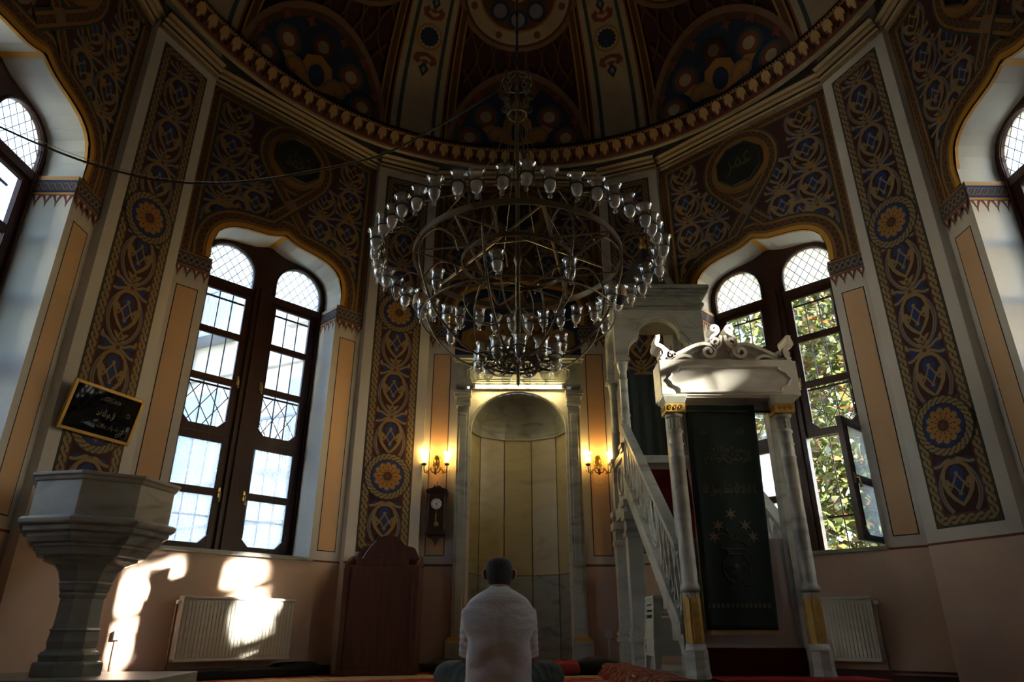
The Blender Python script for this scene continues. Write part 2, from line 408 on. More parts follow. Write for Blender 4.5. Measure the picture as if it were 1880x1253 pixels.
bm_ = bpy.data.materials.new('carpet_border'); bm_.use_nodes = True; carpet_nodes(bm_, 16.0, (0.36, 0.28, 0.15), (0.22, 0.05, 0.03), (0.10, 0.09, 0.05))
m = MB()
for k in range(64):
    a, b = 2 * PI * k / 64, 2 * PI * (k + 1) / 64
    q = [(r * math.sin(t), CY + r * math.cos(t), z) for r, t, z in ((2.86, a, .003), (2.86, b, .003), (3.42, b, .003), (3.42, a, .003))]; m.quad(*q)
m.build('carpet_border', bm_, floor_o)
ARCH = [(0.0, 4.71), (.05, 4.688), (.09, 4.67), (.18, 4.64), (.30, 4.622), (.45, 4.603), (.58, 4.572), (.68, 4.52), (.75, 4.45), (.79, 4.36), (.81, 4.24)]
def arch_z(x):
    x = abs(x)
    for (a, za), (b, zb) in zip(ARCH, ARCH[1:]):
        if a <= x <= b: return za + (zb - za) * (x - a) / (b - a)
    return 4.08
ARCH_FULL = [(-x, z) for x, z in reversed(ARCH[1:])] + ARCH
OW = 0.772; ZS = 1.10; ZSP = 4.08; ZT = 7.0

def wall_mesh(kind):
    m = MB()
    def span(l0, l1, b0, b1, t0, t1, mi): m.quad((l0, 0, b0), (l1, 0, b1), (l1, 0, t1), (l0, 0, t0), mi)
    if kind == 'window':
        for s in (-1, 1):
            a, b = sorted((s * .81, s * 1.68)); span(a, b, 0, 0, ZD, ZD, 1); span(a, b, ZD, ZD, ZT, ZT, 0)
            a, b = sorted((s * OW, s * .81)); span(a, b, 0, 0, ZD, ZD, 1); span(a, b, ZD, ZD, ZSP, ZSP, 0)
        span(-OW, OW, 0, 0, ZD, ZD, 1); span(-OW, OW, ZD, ZD, ZS, ZS, 0)
        for (a, za), (b, zb) in zip(ARCH_FULL, ARCH_FULL[1:]): span(a, b, za, zb, ZT, ZT, 0)
        for s in (-1, 1):          # reveals
            m.quad((s * OW, 0, ZS), (s * OW, .50, ZS), (s * OW, .50, ZSP), (s * OW, 0, ZSP), 2)
            m.quad((s * OW, 0, ZSP), (s * OW, .50, ZSP), (s * .81, .50, ZSP), (s * .81, 0, ZSP), 2)
            m.quad((s * .81, 0, ZSP), (s * .81, .50, ZSP), (s * .81, .50, 4.24), (s * .81, 0, 4.24), 2)
        o = len(m.v)
        for (a, za), (b, zb) in zip(ARCH_FULL, ARCH_FULL[1:]): m.quad((a, 0, za), (a, .50, za), (b, .50, zb), (b, 0, zb), 2)
        m.quad((-OW, 0, ZS), (OW, 0, ZS), (OW, .5, ZS), (-OW, .5, ZS), 2)
    elif kind == 'niche':
        for s in (-1, 1):
            a, b = sorted((s * .64, s * 1.68)); span(a, b, 0, 0, ZD, ZD, 1); span(a, b, ZD, ZD, ZT, ZT, 0)
        span(-.64, .64, 3.18, 3.18, ZT, ZT, 0)
    elif kind == 'blank':
        span(-1.68, 1.68, 0, 0, ZD, ZD, 1); span(-1.68, 1.68, ZD, ZD, ZT, ZT, 0)
    else:                                   # open doorway to the vestibule the camera stands in
        for s in (-1, 1):
            a, b = sorted((s * 1.0, s * 1.68)); span(a, b, 0, 0, ZD, ZD, 1); span(a, b, ZD, ZD, ZT, ZT, 0)
            m.quad((s, 0, 0), (s, .5, 0), (s, .5, 2.9), (s, 0, 2.9), 2)
        span(-1, 1, 2.9, 2.9, ZT, ZT, 0); m.quad((-1, 0, 2.9), (1, 0, 2.9), (1, .5, 2.9), (-1, .5, 2.9), 2)
        m.quad((-1.0, 0, -.01), (1, 0, -.01), (1, 3, -.01), (-1, 3, -.01), 1)
        for s in (-1, 1): m.quad((s * 1.0, .5, 0), (s * 1.0, 3, 0), (s * 1.0, 3, 2.9), (s * 1.0, .5, 2.9), 0)
        m.quad((-1, .5, 2.9), (1, .5, 2.9), (1, 3, 2.9), (-1, 3, 2.9), 0); m.quad((-1, 3, 0), (1, 3, 0), (1, 3, 2.9), (-1, 3, 2.9), 0)
    return m.mesh('wall_' + kind, [plaster, salmon, jamb_white])
WM = {k: wall_mesh(k) for k in ('window', 'niche', 'plain', 'blank')}

def flat_map(u, v, h): return (u, -h, v)
MEDC = (0.0, 5.77)
def spandrel(blind):
    def keep(u, v):
        if abs(u) > 1.06 or v > 6.16 or v < 4.06: return False
        if math.hypot(u - MEDC[0], v - MEDC[1]) < .38: return False
        if abs(u) < .86 and v < arch_z(min(abs(u), .81)) + .06: return False
        return True
    P = Paint(flat_map, keep)
    N = 48
    us = [-1.14 + 2.28 * i / N for i in range(N + 1)] + [-.81, .81]; us = sorted(set(us))
    for a, b in zip(us, us[1:]):
        c = .5 * (a + b); za = arch_z(a) if abs(c) < .81 else 4.055; zb = arch_z(b) if abs(c) < .81 else 4.055
        if abs(c) < .81: za = max(za, 4.2); zb = max(zb, 4.2)
        P.poly([(a, za), (b, zb), (b, 6.3), (a, 6.3)], 'maroon', 1, True)
    for s in (-1, 1):                                   # arabesque columns
        for k, v0 in enumerate((4.32, 4.80, 5.28, 5.76)):
            lozenge(P, s * .80, v0, .20, .48, 2); junction(P, s * .80, v0, .20, .48, 2)
        for v0 in (4.70, 5.16): lozenge(P, s * .42, v0, .19, .46, 2)
        lozenge(P, s * .60, 4.56, .14, .40, 2)
        for k in range(9):                              # small flowers in the gaps
            u = s * (.30 + .72 * random.random()); v = 4.3 + 1.75 * random.random()
            P.poly([(u, v + .05), (u + .018, v + .012), (u + .05, v), (u + .018, v - .012), (u, v - .05), (u - .018, v - .012), (u - .05, v), (u - .018, v + .012)], 'orange', 12)
    # ochre strapwork with zigzag
    def band(path, w, closed=False, off=0.0, L=16):
        P.stroke(path, w + .05, 'teal', L, closed, off, force=True); P.stroke(path, w + .014, 'line', L + 1, closed, off, force=True)
        P.stroke(path, w, 'ochre', L + 2, closed, off, force=True)
        P.stroke(path, w * .52, 'rust', L + 3, closed, off, force=True)
        d = [0.0]; pp = path + ([path[0]] if closed else [])
        for a, b in zip(pp, pp[1:]): d.append(d[-1] + math.hypot(b[0] - a[0], b[1] - a[1]))
        n = max(4, int(d[-1] / .045)); z = []; j = 0
        for i in range(n + 1):
            t = d[-1] * i / n
            while j < len(d) - 2 and d[j + 1] < t: j += 1
            k = (t - d[j]) / max(1e-9, d[j + 1] - d[j]); a, b = pp[j], pp[j + 1]; q = math.hypot(b[0] - a[0], b[1] - a[1]) or 1e-9
            o = off + (.20 * w if i % 2 else -.20 * w)
            z.append((a[0] + (b[0] - a[0]) * k - (b[1] - a[1]) / q * o, a[1] + (b[1] - a[1]) * k + (b[0] - a[0]) / q * o))
        P.stroke(z, .012, 'pink', L + 4, force=True)
    for s in (-1, 1): band([(s * 1.075, 4.06), (s * 1.075, 6.28)], .115)
    band([(-1.12, 6.215), (1.12, 6.215)], .12)
    ap = [(-.84, 4.06), (-.87, 4.15)] + [(x * 1.0, z) for x, z in smooth_path(ARCH_FULL, 3)] + [(.87, 4.15), (.84, 4.06)]
    def offpath(o):
        pth = smooth_path([(-.80, 4.08)] + ARCH_FULL + [(.80, 4.08)], 3); out = []
        for i, (x, z) in enumerate(pth):
            a = pth[max(0, i - 1)]; b = pth[min(len(pth) - 1, i + 1)]; dx = b[0] - a[0]; dz = b[1] - a[1]; q = math.hypot(dx, dz) or 1
            out.append((x - dz / q * o, z + dx / q * o))
        return out
    band(offpath(.125), .135, L=17)
    P.stroke(offpath(.027), .054, 'gold', 24, force=True)
    ring = [(MEDC[0] + .42 * math.cos(2 * PI * i / 40), MEDC[1] + .42 * math.sin(2 * PI * i / 40)) for i in range(40)]
    band(ring, .125, True, L=18)
    P.ell(*MEDC, .36, .36, 'ochre', 26, 32, True); P.ell(*MEDC, .335, .335, 'orange', 27, 32, True); P.ell(*MEDC, .325, .325, 'ochre', 28, 32, True)
    # the knot between ring and arch apex
    for s in (-1, 1):
        band([(s * .30, 5.46), (-s * .20, 4.86)], .125, L=19 + (s > 0) * 5)
    P.poly([(0, 5.02), (.10, 5.12), (0, 5.22), (-.10, 5.12)], 'ochre', 31, True)
    P.poly([(0, 5.06), (.022, 5.10), (.06, 5.12), (.022, 5.14), (0, 5.18), (-.022, 5.14), (-.06, 5.12), (-.022, 5.10)], 'lilac', 32, True)
    # interlace band at the springing
    for s in (-1, 1):
        a, b = sorted((s * (.775), s * 1.14))
        P.rect(a, b, 3.885, 4.06, 'ochre', 26); P.rect(a, b, 3.905, 4.035, 'navy', 27); P.rect(a, b, 3.915, 4.025, 'blue', 28)
        q = [(a + (b - a) * i / 8, 3.97) for i in range(9)]
        P.keep = None; P.braid(q, .034, .13, .016, layer=29); P.keep = keep
        for zz in (3.922, 4.018): P.stroke([(a, zz), (b, zz)], .009, 'lilac', 30, force=True)
        for i in range(4):                               # pointed drops
            c = a + (b - a) * (i + .5) / 4; w = (b - a) / 8
            P.poly([(c - w, 3.885), (c + w, 3.885), (c + w, 3.87), (c + w * .55, 3.835), (c + w * .22, 3.80), (c, 3.745), (c - w * .22, 3.80), (c - w * .55, 3.835), (c - w, 3.87)], 'drop', 26, True)
            P.poly([(c - w * .3, 3.873), (c + w * .3, 3.873), (c, 3.82)], 'plaster', 27, True)
    # salmon side strips with dark rule, dado rule
    for s in (-1, 1):
        a, b = sorted((s * .863, s * 1.0676))
        P.rect(a - .010, b + .010, 1.190, 3.675, 'line', 2); P.rect(a, b, 1.20, 3.665, 'strip', 3)
    if blind:
        P.rect(-1.14, -.60, ZD - .014, ZD + .012, 'drop', 4); P.rect(.60, 1.14, ZD - .014, ZD + .012, 'drop', 4)
        # the blind arch above the mihrab
        for a, b in zip(us, us[1:]):
            c = .5 * (a + b)
            if abs(c) < .81: P.poly([(a, 3.60), (b, 3.60), (b, arch_z(b)), (a, arch_z(a))], 'navy', 1, True)
        P.keep = lambda u, v: abs(u) < .80 and 3.61 < v < arch_z(u) - .02
        for s in (-1, 1):
            lv = [(s * a, b) for a, b in [(0, 3.66), (.25, 3.70), (.55, 3.68), (.74, 3.80), (.72, 3.98), (.56, 4.06), (.44, 3.98), (.40, 4.10), (.30, 4.22), (.12, 4.24), (0, 4.34)]]
            P.poly(lv + [(0, 3.66)], 'ochre', 3)
            sp = [(s * (.55 - (.16 - .011 * i) * math.cos(i * .55)), 3.88 + (.16 - .011 * i) * math.sin(i * .55)) for i in range(13)]
            P.stroke(sp, .03, 'orange', 5)
            sp = [(s * (.22 - (.13 - .010 * i) * math.cos(i * .55)), 4.02 + (.13 - .010 * i) * math.sin(i * .55)) for i in range(12)]
            P.stroke(sp, .026, 'rust', 5)
            P.poly([(s * a, b) for a, b in [(.30, 4.34), (.48, 4.30), (.62, 4.40), (.50, 4.46), (.36, 4.50)]], 'orange', 3)
        P.poly([(0, 4.28), (.12, 4.40), (.08, 4.54), (0, 4.62), (-.08, 4.54), (-.12, 4.40)], 'ochre', 4); P.poly([(0, 4.36), (.05, 4.42), (0, 4.52), (-.05, 4.42)], 'blue', 6)
        P.keep = keep
    else:
        P.rect(-1.14, 1.14, ZD - .014, ZD + .006, 'drop', 4)
        for s in (-1, 1):                                # the same bands turned into the reveal
            P.mapf = lambda u, v, h, s=s: (s * (OW - h), u, v); P.keep = None
            P.rect(0.0, .36, 3.885, 4.075, 'gold', 1); P.rect(0.0, .36, 3.905, 4.035, 'lilac', 2)
            P.braid([(.36 * i / 8, 3.97) for i in range(9)], .036, .13, .018, edge='blue', layer=3)
            for zz in (3.916, 4.024): P.stroke([(0, zz), (.36, zz)], .012, 'blue', 4)
            for i in range(4):
                c = .36 * (i + .5) / 4; w = .045
                P.poly([(c - w, 3.885), (c + w, 3.885), (c + w, 3.87), (c + w * .55, 3.835), (c + w * .22, 3.80), (c, 3.745), (c - w * .22, 3.80), (c - w * .55, 3.835), (c - w, 3.87)], 'drop', 1)
                P.poly([(c - w * .35, 3.873), (c + w * .35, 3.873), (c, 3.815)], 'white', 2)
        def soff(u, v, h):                               # u along the arch, v depth
            return (u * .998, v, arch_z(u) - .0015 - h)
        P.mapf = soff
        for a, b in zip(ARCH_FULL, ARCH_FULL[1:]): P.poly([(a[0], 0), (b[0], 0), (b[0], .03), (a[0], .03)], 'gold', 1)
        P.poly([(-.035, 0), (.035, 0), (.035, .36), (-.035, .36)], 'gold', 2)
        P.mapf = flat_map
    return P

WALLS = [(0, 'wall_back', 'niche', 'painted wall around the marble prayer niche'), (-45, 'wall_back_left', 'window', 'painted wall with tall window left of the prayer niche'),
         (45, 'wall_back_right', 'window', 'painted wall with tall window behind the minbar'), (-90, 'wall_left', 'window', 'painted wall with window at the left edge'),
         (90, 'wall_right', 'window', 'painted wall with window at the right edge'), (-135, 'wall_front_left', 'blank', 'plain wall behind the camera, left side'),
         (135, 'wall_front_right', 'blank', 'plain wall behind the camera, right side'), (180, 'wall_front', 'plain', 'entrance wall with open doorway behind the camera')]
sp_window = None
for ang, nm, kind, lab in WALLS:
    loc, rz = wall_frame(ang)
    w = link(WM[kind], nm, None, 0, loc, rz); tag(w, lab, 'wall', kind='structure')
    if kind == 'niche': spandrel(True).build('painted_ornament', w, 'painted ochre strapwork and arabesque')
    elif abs(ang) <= 90:
        if sp_window is None: sp_window = spandrel(False).build('painted_ornament', w, 'painted ochre strapwork and arabesque').data
        else: link(sp_window, 'painted_ornament', w)['label'] = 'painted ochre strapwork and arabesque'
    if kind == 'window' and abs(ang) <= 90:
        s = MB(); s.box(-.80, .80, -.035, .36, ZS - .022, ZS + .016); s.build('window_sill', marble, w, .004)

# pilasters with painted braided panels
def pil_mesh():
    m = MB(); d = .16
    for z0, z1, mi in ((0, ZD, 1), (ZD, ZT, 0)):
        m.quad((-PB, 0, z0), (PB, 0, z0), (PB, 0, z1), (-PB, 0, z1), mi)
        for s in (-1, 1):      # the return runs square to the neighbouring wall
            t = rad(22.5); m.quad((s * PB, 0, z0), (s * (PB + d * math.sin(t)), d * math.cos(t), z0), (s * (PB + d * math.sin(t)), d * math.cos(t), z1), (s * PB, 0, z1), mi)
    return m.mesh('pilaster', [plaster, salmon])
PM = pil_mesh()
def strip_paint_panel():
    S = .288; z0, z1 = 1.209, 6.17
    P = Paint(flat_map, lambda u, v: abs(u) < S - .004 and z0 < v < z1)
    P.keep = None
    P.rect(-S - .006, S + .006, z0 - .006, z1 + .006, 'line', 1); P.rect(-S, S, z0, z1, 'green', 2)
    f = S - .098
    P.rect(-f - .012, f + .012, z0 + .09, z1 - .09, 'brick', 3); P.rect(-f, f, z0 + .10, z1 - .10, 'maroon', 4)
    path = [(-S + .05, z0 + .05), (S - .05, z0 + .05), (S - .05, z1 - .05), (-S + .05, z1 - .05), (-S + .05, z0 + .05)]
    for a, b in zip(path, path[1:]): P.braid([a, b], .024, .155, .030, layer=4)
    RZ = (2.049, 4.134)
    P.keep = lambda u, v: abs(u) < f + .006 and z0 + .09 < v < z1 - .09
    H = .545
    lozenge(P, 0, 1.22, f, H, 5)
    for k in range(3):
        v0 = 2.16 + k * .60
        lozenge(P, 0, v0, f, .60, 5)
        if k: junction(P, 0, v0, f, .60, 5)
    junction(P, 0, 2.16 + 3 * .60 - .03, f, .60, 5)
    for k in range(4):
        v0 = 4.24 + k * .56
        lozenge(P, 0, v0, f, .56, 5)
        if k: junction(P, 0, v0, f, .56, 5)
    P.keep = None
    for rz in RZ: rosette(P, 0, rz, .268, 8)
    P.rect(-PB, PB, ZD - .014, ZD + .006, 'drop', 3)
    return P
strip_me = None
for i in range(8):
    ang = -157.5 + 45 * i; loc, rz = wall_frame(ang, RP)
    side = {-67.5: 'left of the left window', -22.5: 'between left window and prayer niche', 22.5: 'behind the minbar canopy', 67.5: 'right of the right window'}.get(ang)
    p = link(PM, 'trim_%d' % (i + 1), None, 0, loc, rz)
    tag(p, 'plastered pilaster with braided painted panel ' + side if side else 'plastered pilaster out of view, number %d round the room' % (i + 1), 'pilaster', kind='structure')
    if abs(ang) < 80:
        if strip_me is None: strip_me = strip_paint_panel().build('painted_panel', p).data
        else: link(strip_me, 'painted_panel', p)

# ------------------------------------------------------------------ cornice and dome
def ring_pts(d):
    out = []
    for k in range(8):
        a = -45 * k
        out += [wall_world(a, R - d, WL - .4142 * d * 0.5, 0), ] if False else []
        for lat in (1, -1):
            out.append(wall_world(a, R - d, lat * (WL + .05 - d * .25), 0))
        for lat in (1, -1):
            out.append(wall_world(a - 22.5, RP - d, lat * (PB - d * .10), 0))
    return out
cor = MB(); prof = [(0, ZC), (.035, ZC), (.035, ZC + .035), (.055, ZC + .05), (.055, ZC + .085), (.09, ZC + .10), (.09, ZC + .14), (.125, ZC + .165), (.125, ZC + .19)]
mi_seq = [0, 1, 0, 2, 0, 1, 0, 2]
rings = []
for d, z in prof:
    rings.append([(p.x, p.y, z) for p in ring_pts(d)])
for j in range(len(rings) - 1):
    n = len(rings[0])
    for k in range(n):
        k2 = (k + 1) % n; cor.quad(rings[j][k], rings[j][k2], rings[j + 1][k2], rings[j + 1][k], mi_seq[j])
NR = 96; upper = [(3.80, ZC + .19, 0), (3.745, ZC + .19, 0), (3.745, ZC + .215, 0), (3.735, ZC + .22, 3), (3.66, ZC + .40, 3), (3.64, ZC + .405, 1), (3.64, ZC + .435, 4), (3.80, ZC + .45, 0)]
for (r0, z0, m0), (r1, z1, m1) in zip(upper, upper[1:]):
    for k in range(NR):
        a = 2 * PI * k / NR; b = 2 * PI * (k + 1) / NR
        cor.quad((r0 * math.sin(a), CY + r0 * math.cos(a), z0), (r0 * math.sin(b), CY + r0 * math.cos(b), z0), (r1 * math.sin(b), CY + r1 * math.cos(b), z1), (r1 * math.sin(a), CY + r1 * math.cos(a), z1), m1)
for k in range(48):
    a = 2 * PI * k / 48; b = 2 * PI * (k + 1) / 48
    cor.quad(*[(r * math.sin(q), CY + r * math.cos(q), z) for r, q, z in ((3.70, a, 6.80), (3.70, b, 6.80), (4.9, b, 6.80), (4.9, a, 6.80))], 2)
cornice_cream = mat('cornice_cream', (.44, .36, .23), .85, var=.15, scale=6)
cornice = cor.build('trim_9', [cornice_cream, mat('cornice_ochre', (.33, .19, .06), .85), P_rust, P_brick, P_rust])
tag(cornice, 'moulded and painted cornice running round the foot of the dome', 'cornice', kind='structure')
# hanging lotus drops, dentils and bead rows of the cornice
drop = MB()
pr = [(-.052, .0), (-.06, .06), (-.045, .115), (0, .145), (.045, .115), (.06, .06), (.052, 0), (.035, .035), (.018, -.02), (0, -.045), (-.018, -.02), (-.035, .035)]
drop.prism([(x, z) for x, z in pr], -.016, .006)
drop_me = drop.mesh('lotus_drop', mat('lotus_ochre', (.44, .28, .11), .8))
tip = MB(); tip.prism([(0, -.055), (.022, -.015), (.03, .03), (0, .012), (-.03, .03), (-.022, -.015)], -.010, .006); tip_me = tip.mesh('dark_drop', P_maroon)
ND = 132
for k in range(ND):
    a = 2 * PI * k / ND
    da = (math.degrees(a) + 180) % 360 - 180
    if abs(da) > 105: continue
    for me, dz, nm, aa, rr in ((drop_me, ZC + .275, 'lotus_drop', a, 3.700), (tip_me, ZC + .285, 'dark_drop', a + PI / ND, 3.695)):
        o = link(me, nm, cornice, 0, (rr * math.sin(aa), CY + rr * math.cos(aa), dz)); o.rotation_euler = (rad(22.6), 0, -aa)
beads = MB()
for k in range(ND * 4):
    a = 2 * PI * k / (ND * 4); x, y = math.sin(a), math.cos(a)
    if abs((math.degrees(a) + 180) % 360 - 180) > 105: continue
    M = Matrix.Translation((3.645 * x, CY + 3.645 * y, ZC + .42)) @ Matrix.Rotation(-a, 4, 'Z')
    beads.box(-.009, .009, -.010, .006, -.009, .009, 0, M)
b = beads.build('bead_row', cornice_cream, cornice); b['kind'] = 'stuff'
dent = MB()
for ang in (-90, -67.5, -45, -22.5, 0, 22.5, 45, 67.5, 90):
    is_p = abs(ang % 45) > 1; off = (RP if is_p else R) - .040; hw = (PB if is_p else WL) - .02; n = int(hw / .022)
    for i in range(-n, n + 1):
        p = wall_world(ang, off, i * .022, ZC - .012); dent.box(-.0065, .0065, -.008, .012, -.012, .012, 0, Matrix.Translation(p) @ Matrix.Rotation(-rad(ang), 4, 'Z'))
b = dent.build('dentil_row', cornice_cream, cornice); b['kind'] = 'stuff'

DZ = ZC + .44; DR = 3.80; DH = 3.05
def dome_map(az, t, h):                 # az in radians, t in 0..1 towards the crown
    e = t * PI / 2; r = (DR - h) * math.cos(e); return (r * math.sin(az), CY + r * math.cos(az), DZ + (DH - h) * math.sin(e))
dome = MB(); NA = 96; NTT = 24
for i in range(NA):
    for j in range(NTT):
        a, b = 2 * PI * i / NA, 2 * PI * (i + 1) / NA; s, t = j / NTT, (j + 1) / NTT
        dome.add([dome_map(a, s, -.03), dome_map(b, s, -.03), dome_map(b, t, -.03), dome_map(a, t, -.03)], [(0, 1, 2, 3)], 0, None, True)
dome_o = dome.build('ceiling', mat('dome_maroon', (.055, .016, .013), .9, var=.25, scale=5)); tag(dome_o, 'painted dome of the prayer hall with cream ribs', 'dome', kind='structure')
DPAL = {}
for k_ in ('cream', 'teal', 'brick', 'ochre', 'rust', 'navy', 'lilac', 'pink', 'orange'):
    c_ = PAL[k_].node_tree.nodes['Principled BSDF'].inputs['Base Color'].default_value
    DPAL['dome_' + k_] = mat('dome_' + k_, tuple(x * 1.5 for x in c_[:3]), .9, var=.2, scale=5)
DPAL['dome_maroon'] = mat('dome_maroon', (.055, .016, .013), .9, var=.25, scale=5)
PAL.update(DPAL)
def dome_field(ac):
    P = Paint(dome_map, None, .0035); P.fine = .09; P.pre = 'dome_'
    A = rad(22.5)
    hw = rad(5.6)                       # half width of a rib
    # rib
    nt = 14
    for j in range(nt):
        t0, t1 = .66 * j / nt, .66 * (j + 1) / nt
        w0 = hw / max(.35, math.cos(t0 * PI / 2)) ** .4; w1 = hw / max(.35, math.cos(t1 * PI / 2)) ** .4; c = ac + A
        P.poly([(c - w0, t0), (c, t0), (c, t1), (c - w1, t1)], 'cream', 3); P.poly([(c, t0), (c + w0, t0), (c + w1, t1), (c, t1)], 'cream', 3)
        for s in (-1, 1):
            P.poly([(c + s * w0 * .60, t0), (c + s * w0 * .75, t0), (c + s * w1 * .75, t1), (c + s * w1 * .60, t1)], 'teal', 4)
            P.poly([(c + s * w0 * .98, t0), (c + s * w0 * 1.06, t0), (c + s * w1 * 1.06, t1), (c + s * w1 * .98, t1)], 'brick', 4)
            P.poly([(c + s * w0 * 1.14, t0), (c + s * w0 * 1.50, t0), (c + s * w1 * 1.50, t1), (c + s * w1 * 1.14, t1)], 'ochre', 3)
            P.poly([(c + s * w0 * 1.22, t0), (c + s * w0 * 1.42, t0), (c + s * w1 * 1.42, t1), (c + s * w1 * 1.22, t1)], 'rust', 4)
    c = ac + A; rr = .065; ka = 1.0; kt = .84      # radians to t scale
    def D(a, t, ra, col, L, n=18, spike=0.0):
        pts = []
        for i in range(n):
            q = ra * (1 - spike * (i % 2)); pts.append((a + q * math.cos(2 * PI * i / n) / math.cos(t * PI / 2), t + .72 * q * math.sin(2 * PI * i / n)))
        P.poly(pts, col, L)
    tm = .325
    D(c, tm, .050, 'ochre', 5); D(c, tm, .043, 'cream', 6); D(c, tm, .037, 'navy', 7, 28, .14)
    for s in (-1, 1):
        def F(a, t): return (c + a / math.cos(tm * PI / 2), tm + s * t * .68)
        P.poly([F(0, .065), F(.036, .075), F(.045, .10), F(.025, .115), F(.012, .10), F(0, .12), F(-.012, .10), F(-.025, .115), F(-.045, .10), F(-.036, .075)], 'brick', 5)
        P.poly([F(0, .078), F(.022, .088), F(.02, .10), F(0, .092), F(-.02, .10), F(-.022, .088)], 'cream', 6)
        P.poly([F(0, .105), F(.018, .13), F(0, .165), F(-.018, .13)], 'navy', 5); P.poly([F(0, .118), F(.008, .133), F(0, .148), F(-.008, .133)], 'lilac', 6)
    # diaper lines of the field
    lim = A - hw * 1.55
    for k in range(-9, 10):
        for s in (-1, 1):
            pts = []
            for i in range(29):
                t = .62 * i / 28; a = k * .07 + s * ((t * 6) % 2 - 1 if False else math.sin(t * 26)) * .035
                if abs(a) < lim: pts.append((ac + a, t))
                else:
                    if len(pts) > 1: P.stroke(pts, .008, 'rust', 1.5)
                    pts = []
            if len(pts) > 1: P.stroke(pts, .008, 'rust', 1.5)
    # tympanum
    tw, th = .262, .245
    def E(q): return arc(ac, .012, tw * q, th * q, 0, PI, 20)
    P.poly([(ac - tw * 1.06, .0), (ac + tw * 1.06, .0)] + [(u, v) for u, v in E(1.06)], 'pink', 5); P.poly([(ac - tw, .006), (ac + tw, .006)] + E(.98), 'rust', 6); P.poly([(ac - tw * .92, .012), (ac + tw * .92, .012)] + E(.90), 'navy', 7)
    for s in (-1, 1):
        def G(a, t): return (ac + s * a, t)
        for cx, cz, r0, cols in ((.185, .050, .040, ('teal', 'brick', 'cream')), (.125, .125, .042, ('teal', 'brick', 'cream')), (.0, .165, .040, ('teal', 'brick', 'cream'))):
            for q, col in zip((1.25, .95, .55), cols):
                P.poly([(ac + s * cx + r0 * q * math.cos(2 * PI * i / 16), cz + .8 * r0 * q * math.sin(2 * PI * i / 16)) for i in range(16)], col, 8 + cols.index(col))
        P.poly([G(0, .03), G(.09, .045), G(.14, .085), G(.10, .10), G(.06, .085), G(.05, .12), G(0, .14)], 'ochre', 11)
        P.stroke([(ac + s * (.085 - (.05 - .004 * i) * math.cos(i * .6)), .06 + .8 * (.05 - .004 * i) * math.sin(i * .6)) for i in range(11)], .009, 'pink', 12)
        P.stroke([G(.02, .02), G(.09, .025), G(.17, .02), G(.22, .03)], .010, 'ochre', 12)
        for fx, ft in ((.225, .10), (.16, .185), (.07, .21)):
            P.poly([G(fx, ft + .02), G(fx + .008, ft + .006), G(fx + .024, ft), G(fx + .008, ft - .006), G(fx, ft - .02), G(fx - .008, ft - .006), G(fx - .024, ft), G(fx - .008, ft + .006)], 'brick', 9)
    P.poly([(ac + .030 * math.cos(2 * PI * i / 14), .075 + .035 * math.sin(2 * PI * i / 14)) for i in range(14)], 'navy', 13)
    # round medallion higher up
    mt = .478
    D(ac, mt, .215, 'pink', 4, 40); D(ac, mt, .200, 'rust', 5, 40); D(ac, mt, .19, 'cream', 6, 40); D(ac, mt, .145, 'ochre', 7, 40); D(ac, mt, .138, 'rust', 8, 40)
    for i in range(8):
        q = 2 * PI * (i + .5) / 8; D(ac + .168 * math.cos(q) / math.cos(mt * PI / 2), mt + .72 * .168 * math.sin(q), .013, 'brick', 9, 10)
        q2 = 2 * PI * i / 8; D(ac + .09 * math.cos(q2) / math.cos(mt * PI / 2), mt + .8 * .09 * math.sin(q2), .038, 'navy', 9, 12); D(ac + .09 * math.cos(q2) / math.cos(mt * PI / 2), mt + .8 * .09 * math.sin(q2), .026, 'lilac', 10, 12)
    D(ac, mt, .04, 'orange', 11, 14)
    return P
for k in range(-2, 3):
    o = dome_field(rad(45 * k)).build('painted_field', dome_o, 'painted dome field with cartouche and cream rib')
